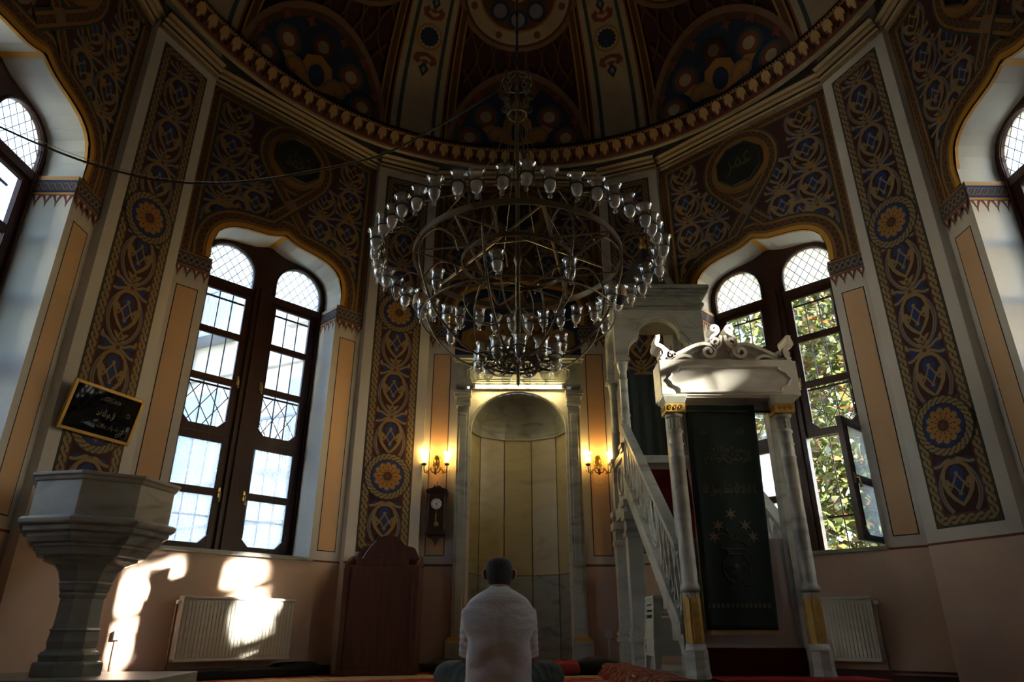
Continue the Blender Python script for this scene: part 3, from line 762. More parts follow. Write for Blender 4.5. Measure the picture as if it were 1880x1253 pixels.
# ------------------------------------------------------------------ windows
def window_frame_mesh():
    m = MB(); y0, y1 = .36, .43
    for s in (-1, 1):
        a, b = sorted((s * .735, s * .812)); m.box(a, b, y0, y1, ZS, 4.10)
        m.tube([(s * .745, y0 - .004, ZS + .02), (s * .745, y0 - .004, 4.1)], .012, 6)
    m.box(-.735, .735, y0, y1, ZS, 1.155); m.box(-.10, .10, y0 - .02, y1, 1.155, 4.12)
    m.box(-.045, .045, y0 - .045, y0 - .018, 1.155, 4.12); m.box(-.82, .82, y0, y1, 3.995, 4.08)
    # board with the two round-headed lights
    cols = sorted(set([-.81 + 1.62 * i / 72 for i in range(73)] + [.145, .73, -.145, -.73, 0]))
    def hole(x):
        q = (abs(x) - .4375) / .2925
        return 4.08 + .165 + .295 * math.sqrt(max(0, 1 - q * q)) if abs(q) <= 1 else 4.08
    for a, b in zip(cols, cols[1:]):
        c = .5 * (a + b); inh = .145 < abs(c) < .73
        za = hole(a) if inh else 4.08; zb = hole(b) if inh else 4.08
        ta, tb = arch_z(a) + .02, arch_z(b) + .02
        for y in (y0 + .005, y1): m.quad((a, y, za), (b, y, zb), (b, y, max(tb, zb)), (a, y, max(ta, za)))
        m.quad((a, y0 + .005, za), (b, y0 + .005, zb), (b, y1, zb), (a, y1, za))
    for s in (-1, 1):
        for x in (.145, .73): m.quad((s * x, y0 + .005, 4.08), (s * x, y1, 4.08), (s * x, y1, 4.245), (s * x, y0 + .005, 4.245))
        path = [(s * .13, y0 - .004, 4.08), (s * .13, y0 - .004, 4.22)] + [(s * (.4375 + .31 * math.cos(q)), y0 - .004, 4.245 + .31 * math.sin(q)) for q in [PI - PI * i / 16 for i in range(17)]] + [(s * .745, y0 - .004, 4.08)]
        m.tube(path, .014, 6)
    return m.mesh('frame', win_wood)
def sash_mesh(z0, z1, panes):          # local: hinge side at x = 0, sash spans to x = .64; panes are (zb, zt, chamfer)
    m = MB(); t = .05
    m.box(0, .09, 0, t, z0, z1); m.box(.555, .64, 0, t, z0, z1)
    edges = [z0] + [z for p in panes for z in p[:2]] + [z1]
    for a, b in zip(edges[0::2], edges[1::2]): m.box(.09, .555, .003, t - .003, a, b)
    for zb, zt, ch in panes:
        if ch:
            for x0, sx in ((.09, 1), (.555, -1)): m.prism([(x0, zb), (x0 + sx * .08, zb), (x0, zb + .08)], .003, t - .003)
        m.tube([(.095, -.002, zb + (ch and .08)), (.095, -.002, zt - .005), (.55, -.002, zt - .005), (.55, -.002, zb + (ch and .08))], .006, 4)
    return m.mesh('sash', win_wood)
LOWP = [(1.21, 1.69, True), (1.76, 2.24, False)]; UPP = [(2.40, 2.88, True), (2.95, 3.42, False), (3.49, 3.955, False)]
sash_low = sash_mesh(1.155, 2.318, LOWP); sash_up = sash_mesh(2.322, 3.995, UPP)
frame_me = window_frame_mesh()
def pane_mesh(zb, zt, ch, mt):
    m = MB(); c = .08 if ch else 0
    poly = [(.09 + c, zb), (.555 - c, zb)] + ([(.555, zb + c)] if ch else []) + [(.555, zt), (.09, zt)] + ([(.09, zb + c)] if ch else [])
    m.prism(poly, .023, .027); return m.mesh('pane', mt)
pane_low = [pane_mesh(a, b, c, frost_left) for a, b, c in LOWP]; pane_up = [pane_mesh(a, b, c, clear_glass) for a, b, c in UPP]
pm = MB(); pm.prism([(.145, 4.08), (.73, 4.08), (.73, 4.245)] + arc(.4375, 4.245, .2925, .295, 0, PI, 16)[1:-1] + [(.145, 4.245)], .395, .400); arch_pane = pm.mesh('pane', frost_arch)
# lead lattice of the round-headed lights
def clip_line(x, z, dx, dz, inside, lo, hi, n=160):
    segs = []; cur = None
    for i in range(n + 1):
        t = lo + (hi - lo) * i / n; p = (x + dx * t, z + dz * t)
        if inside(*p):
            cur = cur or [p, p]; cur[1] = p
        elif cur: segs.append(cur); cur = None
    if cur: segs.append(cur)
    return segs
lat = MB()
def in_arch(x, z): return .145 < x < .73 and z > 4.08 and (z < 4.245 or ((x - .4375) / .2925) ** 2 + ((z - 4.245) / .295) ** 2 < 1)
for k in range(-6, 9):
    for s in (-1, 1):
        for a, b in clip_line(.4375 + k * .105, 4.08, s * .60, .8, in_arch, -.2, .9): lat.tube([(a[0], .392, a[1]), (b[0], .392, b[1])], .0035, 4)
lattice_me = lat.mesh('lead_lattice', iron)
gr = MB()
for s in (-1, 1):
    for k in range(3):
        x = s * (.265 + .155 * k); gr.tube([(x, .56, ZS + .02), (x, .56, 4.02)], .0075, 6)
    for z in (1.5, 2.36, 2.90, 3.94): gr.box(*sorted((s * .10, s * .72)), .553, .567, z - .010, z + .010)
    for k in range(-3, 5):
        for d in (-1, 1):
            for a, b in clip_line(s * .42 + k * .19, 2.36, d * .55, .83, lambda x, z: .11 < abs(x) < .71 and x * s > 0 and 2.36 < z < 2.89, -.1, .75): gr.tube([(a[0], .552, a[1]), (b[0], .552, b[1])], .0055, 4)
grille_me = gr.mesh('window_grille', iron)
hd = MB(); hd.box(-.011, .011, -.012, 0, -.05, .05); hd.tube([(0, -.012, 0), (0, -.045, 0), (.0, -.05, -.02), (.0, -.05, -.085)], .008, 6); hd.lathe([(.002, 0), (.012, .004), (.012, .016), (.002, .02)], 8, (0, -.05, -.10))
handle_me = hd.mesh('handle', brass)
WIN = [(-45, 'tall left window with pale building behind its panes'), (45, 'tall right window with sunlit tree leaves behind its panes'), (-90, 'window cut off by the left edge of the photo'), (90, 'window cut off by the right edge of the photo')]
for i, (ang, lab) in enumerate(WIN):
    loc, rz = wall_frame(ang); w = empty('window_%d' % (i + 1), loc, rz); tag(w, lab, 'window', kind='structure')
    fr = link(frame_me, 'frame', w)
    for s in (-1, 1):
        p = link(arch_pane, 'pane', fr); l = link(lattice_me, 'lead_lattice', fr)
        if s < 0: p.scale = (-1, 1, 1); l.scale = (-1, 1, 1)
        for low in (True, False):
            sh = link(sash_low if low else sash_up, 'sash', w); sh.location = (s * .735, .375, 0); sh.scale = (-1 if s > 0 else 1, 1, 1)
            if low and s > 0 and ang == 45: sh.rotation_euler = (0, 0, rad(86))
            for me in (pane_low if low else pane_up): link(me, 'pane', sh)
            h = link(handle_me, 'handle', sh); h.location = (.60, 0, 1.72 if low else 2.95)
    if True: link(grille_me, 'window_grille', w)

# ------------------------------------------------------------------ baseboards
for ang, nm, segs in ((-90, 'baseboard_left', [(-1.14, 1.14)]), (-45, 'baseboard_back_left', [(-1.14, 1.14)]), (0, 'baseboard_back', [(-1.14, -.80), (.80, 1.02)]), (45, 'baseboard_back_right', [(-.55, 1.14)]), (90, 'baseboard_right', [(-1.14, 1.14)])):
    loc, rz = wall_frame(ang); m = MB()
    for a, b in segs: m.box(a, b, -.022, .0, 0, .085)
    o = m.build(nm, walnut, None, .004, loc); o.rotation_euler = (0, 0, rz); tag(o, 'dark wooden baseboard along the ' + nm[10:].replace('_', ' ') + ' wall', 'baseboard', kind='structure')
# ------------------------------------------------------------------ mihrab (marble prayer niche)
loc, rz = wall_frame(0)
mih = empty('mihrab', loc, rz); tag(mih, 'marble prayer niche with fluted half dome in the back wall', 'prayer niche')
for s in (-1, 1):
    m = MB(); a, b = sorted((s * .60, s * .745)); m.box(a, b, -.10, .02, .0, 2.95); a, b = sorted((s * .63, s * .715)); m.box(a, b, -.112, -.10, .42, 2.85)
    pl = m.build('side_post', marble, mih, .005)
    m = MB(); a, b = sorted((s * .585, s * .80)); m.box(a, b, -.135, .02, 0, .30); m.build('plinth', marble, pl, .005)
    m = MB(); m.prism([(s * .60, .345), (s * .76, .345), (s * .80, .30), (s * .585, .30)], -.125, .02); m.box(*sorted((s * .59, s * .785)), -.13, .0, .312, .322); m.build('gilt_moulding', P_gold, pl)
    m = MB(); a, b = sorted((s * .585, s * .765)); m.box(a, b, -.115, .02, 2.95, 3.01); m.box(*sorted((s * .58, s * .785)), -.13, .02, 3.06, 3.10); m.box(*sorted((s * .59, s * .76)), -.12, .02, 3.01, 3.06); m.box(*sorted((s * .575, s * .80)), -.145, .02, 3.10, 3.15)
    m.build('capital', marble, pl, .006)
# arch plate with a round-headed opening
m = MB(); NA_ = 32
def az_(x): return 2.64 + .503 * math.sqrt(max(0, 1 - (x / .575) ** 2))
xs = [-.575 + 1.15 * i / NA_ for i in range(NA_ + 1)]
xs = [.575 * math.sin(PI / 2 * (2 * i / NA_ - 1)) for i in range(NA_ + 1)]
for y in (-.07,):
    for a, b in zip(xs, xs[1:]): m.quad((a, y, az_(a)), (b, y, az_(b)), (b, y, 3.22), (a, y, 3.22))
    for s in (-1, 1): a, b = sorted((s * .575, s * .605)); m.quad((a, y, 0), (b, y, 0), (b, y, 3.22), (a, y, 3.22))
for a, b in zip(xs, xs[1:]): m.quad((a, -.07, az_(a)), (b, -.07, az_(b)), (b, .0, az_(b)), (a, .0, az_(a)))
for s in (-1, 1): m.quad((s * .575, -.07, 0), (s * .575, 0.0, 0), (s * .575, 0.0, 2.64), (s * .575, -.07, 2.64))
for q in (.585, .60): m.tube([(q * math.cos(t), -.073, 2.64 + q * .875 * math.sin(t)) for t in [PI * i / 24 for i in range(25)]], .006, 5)
m.build('arch_plate', marble_white, mih)
m = MB(); m.box(-.745, .745, -.10, .02, 3.22, 3.52); m.box(-.79, .79, -.13, .02, 3.52, 3.55); m.box(-.82, .82, -.17, .02, 3.55, 3.58); m.box(-.80, .80, -.15, .02, 3.58, 3.605); m.box(-.77, .77, -.12, .02, 3.195, 3.222)
lint = m.build('lintel', marble_dk, mih, .005)
def cartouche(x0, x1, z0, z1, r):
    c = []
    for cx, cz, a0 in ((x1, z0, PI), (x1, z1, -PI / 2 - 0), (x0, z1, 0), (x0, z0, PI / 2)):
        a1 = a0 - PI / 2 if True else 0
        c += [(cx + r * math.cos(a0 + (a1 - a0) * i / 6), cz + r * math.sin(a0 + (a1 - a0) * i / 6)) for i in range(7)]
    return c
m = MB(); pc = cartouche(-.64, .64, 3.255, 3.485, .06); m.tube([(x, -.102, z) for x, z in pc], .010, 6, closed=True); m.tube([(x * .94, -.102, 3.37 + (z - 3.37) * .78) for x, z in pc], .005, 5, closed=True); m.build('cartouche', marble_dk, lint)
FP = [(-.575, 0.0), (-.47, .24), (-.17, .40), (.17, .40), (.47, .24), (.575, 0.0)]
for (xa, ya), (xb, yb) in zip(FP, FP[1:]):
    g = .004; dx, dy = xb - xa, yb - ya; q = math.hypot(dx, dy); nx, ny = dy / q * -1, dx / q
    if ny < 0: nx, ny = -nx, -ny
    ux, uy = dx / q, dy / q
    for z0, z1, mt, nm in ((1.012, 2.655, marble_niche, 'niche_panel'), (0.0, 1.006, marble_dk, 'niche_dado_panel')):
        m = MB(); A = (xa + ux * g, ya + uy * g); B = (xb - ux * g, yb - uy * g)
        m.add([(A[0], A[1], z0), (B[0], B[1], z0), (B[0] + nx * .05, B[1] + ny * .05, z0), (A[0] + nx * .05, A[1] + ny * .05, z0), (A[0], A[1], z1), (B[0], B[1], z1), (B[0] + nx * .05, B[1] + ny * .05, z1), (A[0] + nx * .05, A[1] + ny * .05, z1)],
              [(0, 1, 2, 3), (4, 5, 6, 7), (0, 1, 5, 4), (1, 2, 6, 5), (2, 3, 7, 6), (3, 0, 4, 7)])
        m.build(nm, mt, mih, .003)
    m = MB(); rings = []
    for i in range(11):
        e = PI / 2 * i / 10; k = math.cos(e) * 1.0
        row = []
        for t in [0, .25, .5, .75, 1]:
            bul = .012 * math.sin(PI * t) * k
            row.append(((xa + dx * t) * k + nx * bul, (ya + dy * t) * k + ny * bul, 2.648 + .495 * math.sin(e)))
        rings.append(row)
    for r0, r1 in zip(rings, rings[1:]):
        for t in range(4): m.add([r0[t], r0[t + 1], r1[t + 1], r1[t]], [(0, 1, 2, 3)], 0, None, True)
    m.build('half_dome_wedge', marble_dk, mih)
m = MB(); m.tube([(x * .985, y * .985, 2.648) for x, y in FP], .010, 6, smooth=False); m.build('springing_moulding', marble_niche, mih)
m = MB(); m.add([(x * 1.03, y + .055, z) for z in (0, 3.15) for x, y in FP], [(k, k + 1, k + 7, k + 6) for k in range(5)]); m.build('niche_backing', marble_dk, mih)

# tube lamp over the niche
tl = empty('tube_lamp', (0, CY + R - .145, 3.185)); tag(tl, 'glowing fluorescent tube lamp over the prayer niche arch', 'lamp')
tube_m = bpy.data.materials.new('tube_glow'); tube_m.use_nodes = True
e = tube_m.node_tree.nodes['Principled BSDF']; e.inputs['Emission Color'].default_value = (1.0, .76, .30, 1); e.inputs['Emission Strength'].default_value = 55.0
m = MB(); m.tube([(-.53, 0, 0), (.53, 0, 0)], .016, 10); m.build('tube', tube_m, tl)
m = MB(); m.box(-.56, .56, .015, .045, -.022, .022); m.build('fitting', plastic_white, tl, .003)
for s in (-1, 1): m = MB(); m.box(*sorted((s * .53, s * .56)), -.022, .02, -.024, .024); m.build('end_cap', plastic_white, tl, .003)

# ------------------------------------------------------------------ wall sconces
bulb_m = bpy.data.materials.new('bulb_glow'); bulb_m.use_nodes = True
e = bulb_m.node_tree.nodes['Principled BSDF']; e.inputs['Emission Color'].default_value = (1.0, .62, .18, 1); e.inputs['Emission Strength'].default_value = 30.0
shade_m = frosted_mat('sconce_shade', (0.95, 0.88, 0.70), 0.55, 160); crystal = glass_mat('crystal', (.95, .93, .88), .15, .8)
shade_lit = bpy.data.materials.new('dark_shade')
def sconce(x, lab, lit):
    t = empty('wall_sconce', (x, CY + R, 2.16)); tag(t, lab, 'wall lamp', 'two-armed brass wall lamps')
    m = MB(); n = 16
    rows = [[(.055 * k * math.cos(2 * PI * i / n), -.004 - h, .115 + .085 * k * math.sin(2 * PI * i / n)) for i in range(n)] for k, h in ((1, 0), (1, .010), (.8, .018), (.55, .014), (.3, .022), (.05, .024))]
    m.loft(rows); 
    for i in range(12): q = 2 * PI * i / 12; m.lathe([(.001, -.009), (.009, 0), (.001, .009)], 6, (.046 * math.cos(q), -.018, .115 + .072 * math.sin(q)))
    m.build('back_plate', brass, t)
    m = MB(); m.lathe([(.002, -.05), (.014, -.042), (.02, -.02), (.012, 0), (.022, .012), (.014, .03), (.01, .05)], 10, (0, -.055, .0)); m.tube([(0, -.02, .06), (0, -.05, .04), (0, -.055, .0)], .009, 6)
    m.build('hub', old_brass, t)
    for s in (-1, 1):
        m = MB(); path = smooth_path([(0, -.055, 0), (s * .03, -.06, -.025), (s * .065, -.07, .012), (s * .095, -.08, -.02), (s * .125, -.09, -.028), (s * .135, -.095, .02), (s * .135, -.095, .045)], 5); m.tube(path, .007, 6)
        for c in ((s * .055, .018), (s * .09, -.03)):
            m.tube([(c[0] + (.018 - .0013 * i) * math.cos(i * .7), -.07, c[1] + (.018 - .0013 * i) * math.sin(i * .7)) for i in range(12)], .004, 5)
        m.lathe([(.004, 0), (.02, .006), (.03, .02), (.034, .026), (.014, .03), (.016, .05)], 12, (s * .135, -.095, .045)); ar = m.build('arm', old_brass, t)
        m = MB(); m.lathe([(.022, 0), (.034, .015), (.036, .05), (.031, .085), (.038, .115), (.046, .13)], 18, (s * .135, -.095, .08), cap=False); m.build('glass_shade', shade_m, ar)
        m = MB(); m.lathe([(.003, -.028), (.013, -.018), (.017, .004), (.011, .026), (.002, .045)], 10, (s * .135, -.095, .125)); m.build('bulb', bulb_m if (s in lit) else plastic_white, ar)
        if s in lit:
            ld = bpy.data.lights.new('sconce_light', 'POINT'); ld.energy = 2.2; ld.color = (1.0, .58, .17); ld.shadow_soft_size = .02
            lo = bpy.data.objects.new('sconce_light', ld); COL.objects.link(lo); lo.parent = t; lo.location = (s * .135, -.095, .215)
        m = MB()
        for i in range(5):
            q = 2 * PI * i / 5; cx, cyy = s * .135 + .03 * math.cos(q), -.095 + .03 * math.sin(q)
            for zz in (.045, .028): m.lathe([(.001, -.007), (.005, 0), (.001, .007)], 5, (cx, cyy, zz))
            m.lathe([(.001, -.022), (.008, -.006), (.001, .012)], 6, (cx, cyy, .0))
        m.build('crystal_drops', crystal, ar)
    m = MB()
    for i in range(7):
        x0 = -.10 + .20 * i / 6; z0 = -.045 - .05 * (1 - ((i - 3) / 3) ** 2)
        for zz in range(4): m.lathe([(.001, -.006), (.0045, 0), (.001, .006)], 5, (x0, -.075, z0 - zz * .014))
        m.lathe([(.001, -.022), (.008, -.006), (.001, .012)], 6, (x0, -.075, z0 - .075))
    m.build('crystal_swag', crystal, t)
sconce(-.985, 'two-armed brass wall lamp above the pendulum clock', (-1, 1))
sconce(.957, 'two-armed brass wall lamp beside the minbar', (-1, 1))

# ------------------------------------------------------------------ pendulum clock
ck = empty('wall_clock', (-.955, CY + R, 1.325)); tag(ck, 'dark wooden pendulum wall clock left of the prayer niche', 'clock')
m = MB(); m.box(-.105, .105, -.10, 0, .10, .57); case = m.build('case', clock_wood, ck, .004)
m = MB(); m.box(-.125, .125, -.125, 0, .57, .60); m.box(-.12, .12, -.12, 0, .085, .105)
m.prism([(-.12, .60), (.12, .60), (.10, .615), (.06, .622), (.035, .645), (.028, .66), (.012, .635), (-.012, .635), (-.028, .66), (-.035, .645), (-.06, .622), (-.10, .615)], -.09, -.02)
m.lathe([(.003, 0), (.012, .01), (.008, .03), (.014, .045), (.002, .07)], 8, (0, -.055, .635)); m.build('crown', clock_wood, ck, .003)
m = MB(); m.prism([(-.11, .09), (.11, .09), (.085, .065), (.05, .058), (.028, .03), (.012, .012), (0, -.03), (-.012, .012), (-.028, .03), (-.05, .058), (-.085, .065)], -.085, -.01); m.build('bottom_drop', clock_wood, ck, .003)
for s in (-1, 1): m = MB(); m.lathe([(.006, .12), (.011, .14), (.006, .16), (.007, .3), (.012, .33), (.007, .36), (.007, .5), (.011, .53), (.006, .56)], 8, (s * .093, -.108, 0)); m.build('turned_column', clock_wood, ck)
m = MB(); m.lathe([(.062, 0), (.062, .006), (.058, .010)], 28, M=Matrix.Translation((0, -.104, .435)) @ Matrix.Rotation(PI / 2, 4, 'X')); dial = m.build('dial', mat('dial_enamel', (.55, .56, .55), .4), ck)
m = MB()
for i in range(12): q = 2 * PI * i / 12; m.box(-.0022, .0022, -.1165, -.1145, .043, .053, 0, Matrix.Translation((0, 0, .435)) @ Matrix.Rotation(q, 4, 'Y'))
m.build('hour_marks', black_m, dial)
for q, ln, w in ((rad(155), .028, .004), (rad(62), .042, .003)): m = MB(); m.box(-w, w, -.1185, -.117, -.008, ln, 0, Matrix.Translation((0, 0, .435)) @ Matrix.Rotation(q, 4, 'Y')); m.build('clock_hand', black_m, dial)
m = MB(); m.box(-.003, .003, -.108, -.104, .215, .37); m.box(-.008, .008, -.109, -.103, .24, .33); pend = m.build('pendulum_rod', brass, ck)
m = MB(); m.lathe([(.001, 0), (.026, .003), (.028, .007), (.018, .012), (.001, .014)], 20, M=Matrix.Translation((.008, -.104, .205)) @ Matrix.Rotation(PI / 2, 4, 'X')); m.build('pendulum_bob', brass, pend)

# ------------------------------------------------------------------ wooden lectern with microphone
lc = empty('lectern', (-1.43, 7.65, 0)); tag(lc, 'dark brown wooden lectern with curved headboard below painted pilaster', 'lectern')
m = MB(); m.box(-.385, .385, -.20, .20, .02, 1.03); body = m.build('body', walnut, lc, .006)
for s in (-1, 1): m = MB(); m.box(*sorted((s * .385, s * .33)), -.215, -.20, .03, 1.0); m.build('stile', walnut, body, .004)
m = MB(); m.box(-.395, .395, -.21, .21, 0, .05); m.build('plinth', walnut, lc, .005)
half = [(.0, 1.375), (.05, 1.37), (.10, 1.35), (.145, 1.31), (.175, 1.275), (.21, 1.258), (.255, 1.25), (.29, 1.235), (.32, 1.18), (.345, 1.12), (.385, 1.085), (.395, 1.03)]
m = MB(); m.prism([(-x, z) for x, z in reversed(half)] + half[1:], .13, .17); m.build('headboard', walnut, lc, .004)
for s in (-1, 1): m = MB(); m.add([(s * .385, .17, 1.03), (s * .385, -.19, 1.03), (s * .385, -.17, 1.05), (s * .385, .10, 1.15), (s * .385, .17, 1.10), (s * .355, .17, 1.03), (s * .355, -.19, 1.03), (s * .355, -.17, 1.05), (s * .355, .10, 1.15), (s * .355, .17, 1.10)], [(0, 1, 2, 3, 4), (9, 8, 7, 6, 5), (0, 1, 6, 5), (1, 2, 7, 6), (2, 3, 8, 7), (3, 4, 9, 8), (4, 0, 5, 9)]); m.build('side_cheek', walnut, lc)
m = MB(); m.add([(-.27, -.20, 1.03), (.24, -.20, 1.03), (.24, -.20, 1.10), (-.27, -.20, 1.10), (-.27, .10, 1.03), (.24, .10, 1.03), (.24, .10, 1.13), (-.27, .10, 1.13)], [(0, 1, 2, 3), (4, 5, 6, 7), (3, 2, 6, 7), (0, 3, 7, 4), (1, 2, 6, 5)]); m.build('book_rest', walnut, lc, .004)
mic = empty('microphone', (-1.66, 7.50, 1.03)); tag(mic, 'thin gooseneck microphone standing on the wooden lectern', 'microphone')
m = MB(); m.lathe([(.03, 0), (.03, .012), (.012, .02), (.006, .03)], 12); m.build('base', black_m, mic)
m = MB(); m.tube(smooth_path([(0, 0, .02), (.03, .0, .10), (.09, .0, .19), (.15, .0, .26)], 6), .004, 6); m.build('gooseneck', mat('chrome', (.5, .5, .5), .25, 1.0), mic)
m = MB(); m.tube([(.145, 0, .253), (.175, 0, .295)], [.013, .017], 10); m.build('head', black_m, mic)

# ------------------------------------------------------------------ minbar
ZP = .105; X0m, X1m = 1.11, 1.93; YF = 4.97; YK = 7.02; YR = 7.80; XC = (X0m + X1m) / 2
mb = empty('minbar', (XC, 6.2, 0)); tag(mb, 'carved marble minbar with steep stair, portal and canopied top', 'minbar')
MI = Matrix.Translation((-XC, -6.2, 0))
def mpart(m, name, mats, parent=None, bevel=0.0):
    m.v = [tuple(MI @ Vector(p)) for p in m.v]; return m.build(name, mats, parent or mb, bevel)
rug_red = mat('red_stair_carpet', (.055, .004, .0035), .95, spec=.1)
m = MB(); m.box(.80, 2.24, 4.62, 7.86, 0.002, ZP - .012); mpart(m, 'platform', marble_dk, None, .006)
gold_leaf = mat('gilded_stone', (.50, .30, .05), .45, .35, var=.35, scale=30)
def portal_column(x, y):
    m = MB()
    m.lathe([(.085, ZP), (.085, ZP + .02), (.078, ZP + .05), (.076, ZP + .165)], 8, (x, y, 0), rot=PI / 8, smooth=False)
    m.lathe([(.076, ZP + .165), (.07, ZP + .18), (.064, ZP + .21)], 16, (x, y, 0))
    m.lathe([(.056, ZP + .20), (.056, .64)], 8, (x, y, 0), rot=PI / 8, smooth=False)
    m.lathe([(.056, .635), (.068, .645), (.07, .665), (.064, .68), (.056, .69), (.055, .70), (.051, 1.56), (.055, 1.565), (.055, 1.575), (.050, 1.58), (.050, 1.66), (.055, 1.665), (.055, 1.675), (.049, 1.68), (.049, 1.75), (.057, 1.757), (.057, 1.77), (.046, 1.78), (.046, 1.87)], 20, (x, y, 0))
    for k in range(12): q = 2 * PI * k / 12; m.tube([(x + .046 * math.cos(q), y + .046 * math.sin(q), 1.785), (x + .046 * math.cos(q), y + .046 * math.sin(q), 1.865)], .006, 4)
    c = mpart(m, 'portal_column', marble)
    for k in range(8):
        q = 2 * PI * (k) / 8; w = .019; d = .0535
        M = Matrix.Translation((x, y, 0)) @ Matrix.Rotation(q, 4, 'Z')
        m = MB(); m.add([M @ Vector(p) for p in [(d, -w, .29), (d, 0, .255), (d, w, .29), (d, w, .59), (d, 0, .625), (d, -w, .59), (d + .004, -w * .8, .295), (d + .004, 0, .265), (d + .004, w * .8, .295), (d + .004, w * .8, .585), (d + .004, 0, .615), (d + .004, -w * .8, .585)]], [(6, 7, 8, 9, 10, 11)] + [(i, (i + 1) % 6, (i + 1) % 6 + 6, i + 6) for i in range(6)])
        mpart(m, 'gilt_panel', gold_leaf, None).parent = c
    m = MB(); m.lathe([(.046, 1.865), (.062, 1.875), (.066, 1.89), (.060, 1.90)], 16, (x, y, 0)); m.box(x - .075, x + .075, y - .075, y + .075, 1.97, 1.985)
    m.lathe([(.10, 1.965), (.115, 1.99), (.128, 2.015), (.128, 2.035)], 4, (x, y, 0), rot=PI / 4, smooth=False)
    mpart(m, 'capital', marble, None, .003).parent = c
    m = MB(); m.lathe([(.098, 1.895), (.105, 1.90), (.108, 1.96), (.10, 1.968)], 4, (x, y, 0), rot=PI / 4, smooth=False)
    for k in range(4):
        M = Matrix.Translation((x, y, 0)) @ Matrix.Rotation(k * PI / 2, 4, 'Z')
        for cx in (-.04, 0, .04): m.tube([tuple(M @ Vector((cx + .018 * (1 - i / 14) * math.cos(i * .8), -.077, 1.932 + .024 * (1 - i / 14) * math.sin(i * .8)))) for i in range(13)], .004, 4)
    mpart(m, 'gilt_band', gold_leaf, None).parent = c
    return c
portal_column(X0m, YF); portal_column(X1m, YF)
m = MB(); m.box(X0m + .02, X1m - .02, 5.02, 5.14, 1.95, 2.03); mpart(m, 'portal_soffit', marble, None, .004)
for x in (X0m + .02, X1m - .02):       # inner posts behind the portal columns
    m = MB(); m.box(x - .04, x + .04, YF + .10, YF + .20, ZP, 2.02); mpart(m, 'portal_jamb', marble, None, .004)
m = MB(); m.box(1.018, 2.075, 4.905, 5.13, 2.03, 2.315); m.box(1.03, 2.06, 4.915, 5.12, 2.015, 2.035); m.box(1.035, 2.058, 4.92, 5.115, 2.315, 2.33)
lin_o = mpart(m, 'portal_lintel', marble_white, None, .006)
# raised field with scalloped ends on the lintel
def scallop(x0, x1, z0, z1):
    zc = (z0 + z1) / 2; r = (z1 - z0) / 4.4; out = [(x0 + .09, z1), (x1 - .09, z1)]
    def end(sx, x):
        o = []
        o += [(x - sx * .09 + sx * .035 * (1 - math.cos(t)), z1 - .038 * math.sin(t)) for t in [PI / 2 * i / 4 for i in range(5)]]
        o += [(x - sx * .055 + sx * .030 * math.sin(t), z1 - .042 - .030 * (1 - math.cos(t))) for t in [PI / 2 * i / 4 for i in range(5)]]
        o += [(x, zc)]
        return o
    e = end(1, x1); ring = out[:1] + e + [(x, 2 * zc - z) for x, z in reversed(e[:-1])]; f = end(-1, x0)
    ring += [(x, 2 * zc - z) for x, z in f[:-1]] + [(x, z) for x, z in reversed(f)]
    return ring
sc_ring = scallop(1.075, 2.015, 2.062, 2.262)
m = MB(); m.tube([(x, 4.903, z) for x, z in sc_ring], .0115, 5, closed=True, smooth=False)
for z in (2.052,): m.box(1.16, 1.93, 4.893, 4.906, z, z + .012)
mpart(m, 'lintel_moulding', marble_white).parent = lin_o
# crest of scrolls
def scroll(cx, cz, r0, a0, turns, sg=1, k=.78, n=26):
    pts = []
    for i in range(n + 1):
        t = i / n; a = a0 + sg * turns * 2 * PI * t; r = r0 * (1 - k * t); pts.append((cx + r * math.cos(a), cz + r * math.sin(a)))
    return pts
def ribbon(m, path, w, y0, y1):
    n = len(path); L = []; Q = []
    for i in range(n):
        a = path[max(0, i - 1)]; b = path[min(n - 1, i + 1)]; dx, dz = b[0] - a[0], b[1] - a[1]; q = math.hypot(dx, dz) or 1; ww = w[i] if isinstance(w, list) else w
        L.append((path[i][0] - dz / q * ww, path[i][1] + dx / q * ww)); Q.append((path[i][0] + dz / q * ww, path[i][1] - dx / q * ww))
    for i in range(n - 1):
        m.add([(L[i][0], y0, L[i][1]), (L[i + 1][0], y0, L[i + 1][1]), (Q[i + 1][0], y0, Q[i + 1][1]), (Q[i][0], y0, Q[i][1]), (L[i][0], y1, L[i][1]), (L[i + 1][0], y1, L[i + 1][1]), (Q[i + 1][0], y1, Q[i + 1][1]), (Q[i][0], y1, Q[i][1])],
              [(0, 1, 2, 3), (7, 6, 5, 4), (0, 4, 5, 1), (3, 2, 6, 7)])
    m.add([(L[0][0], y0, L[0][1]), (Q[0][0], y0, Q[0][1]), (Q[0][0], y1, Q[0][1]), (L[0][0], y1, L[0][1]), (L[-1][0], y0, L[-1][1]), (Q[-1][0], y0, Q[-1][1]), (Q[-1][0], y1, Q[-1][1]), (L[-1][0], y1, L[-1][1])], [(0, 1, 2, 3), (4, 5, 6, 7)])
XM = 1.546; ya, yb = 4.925, 5.06
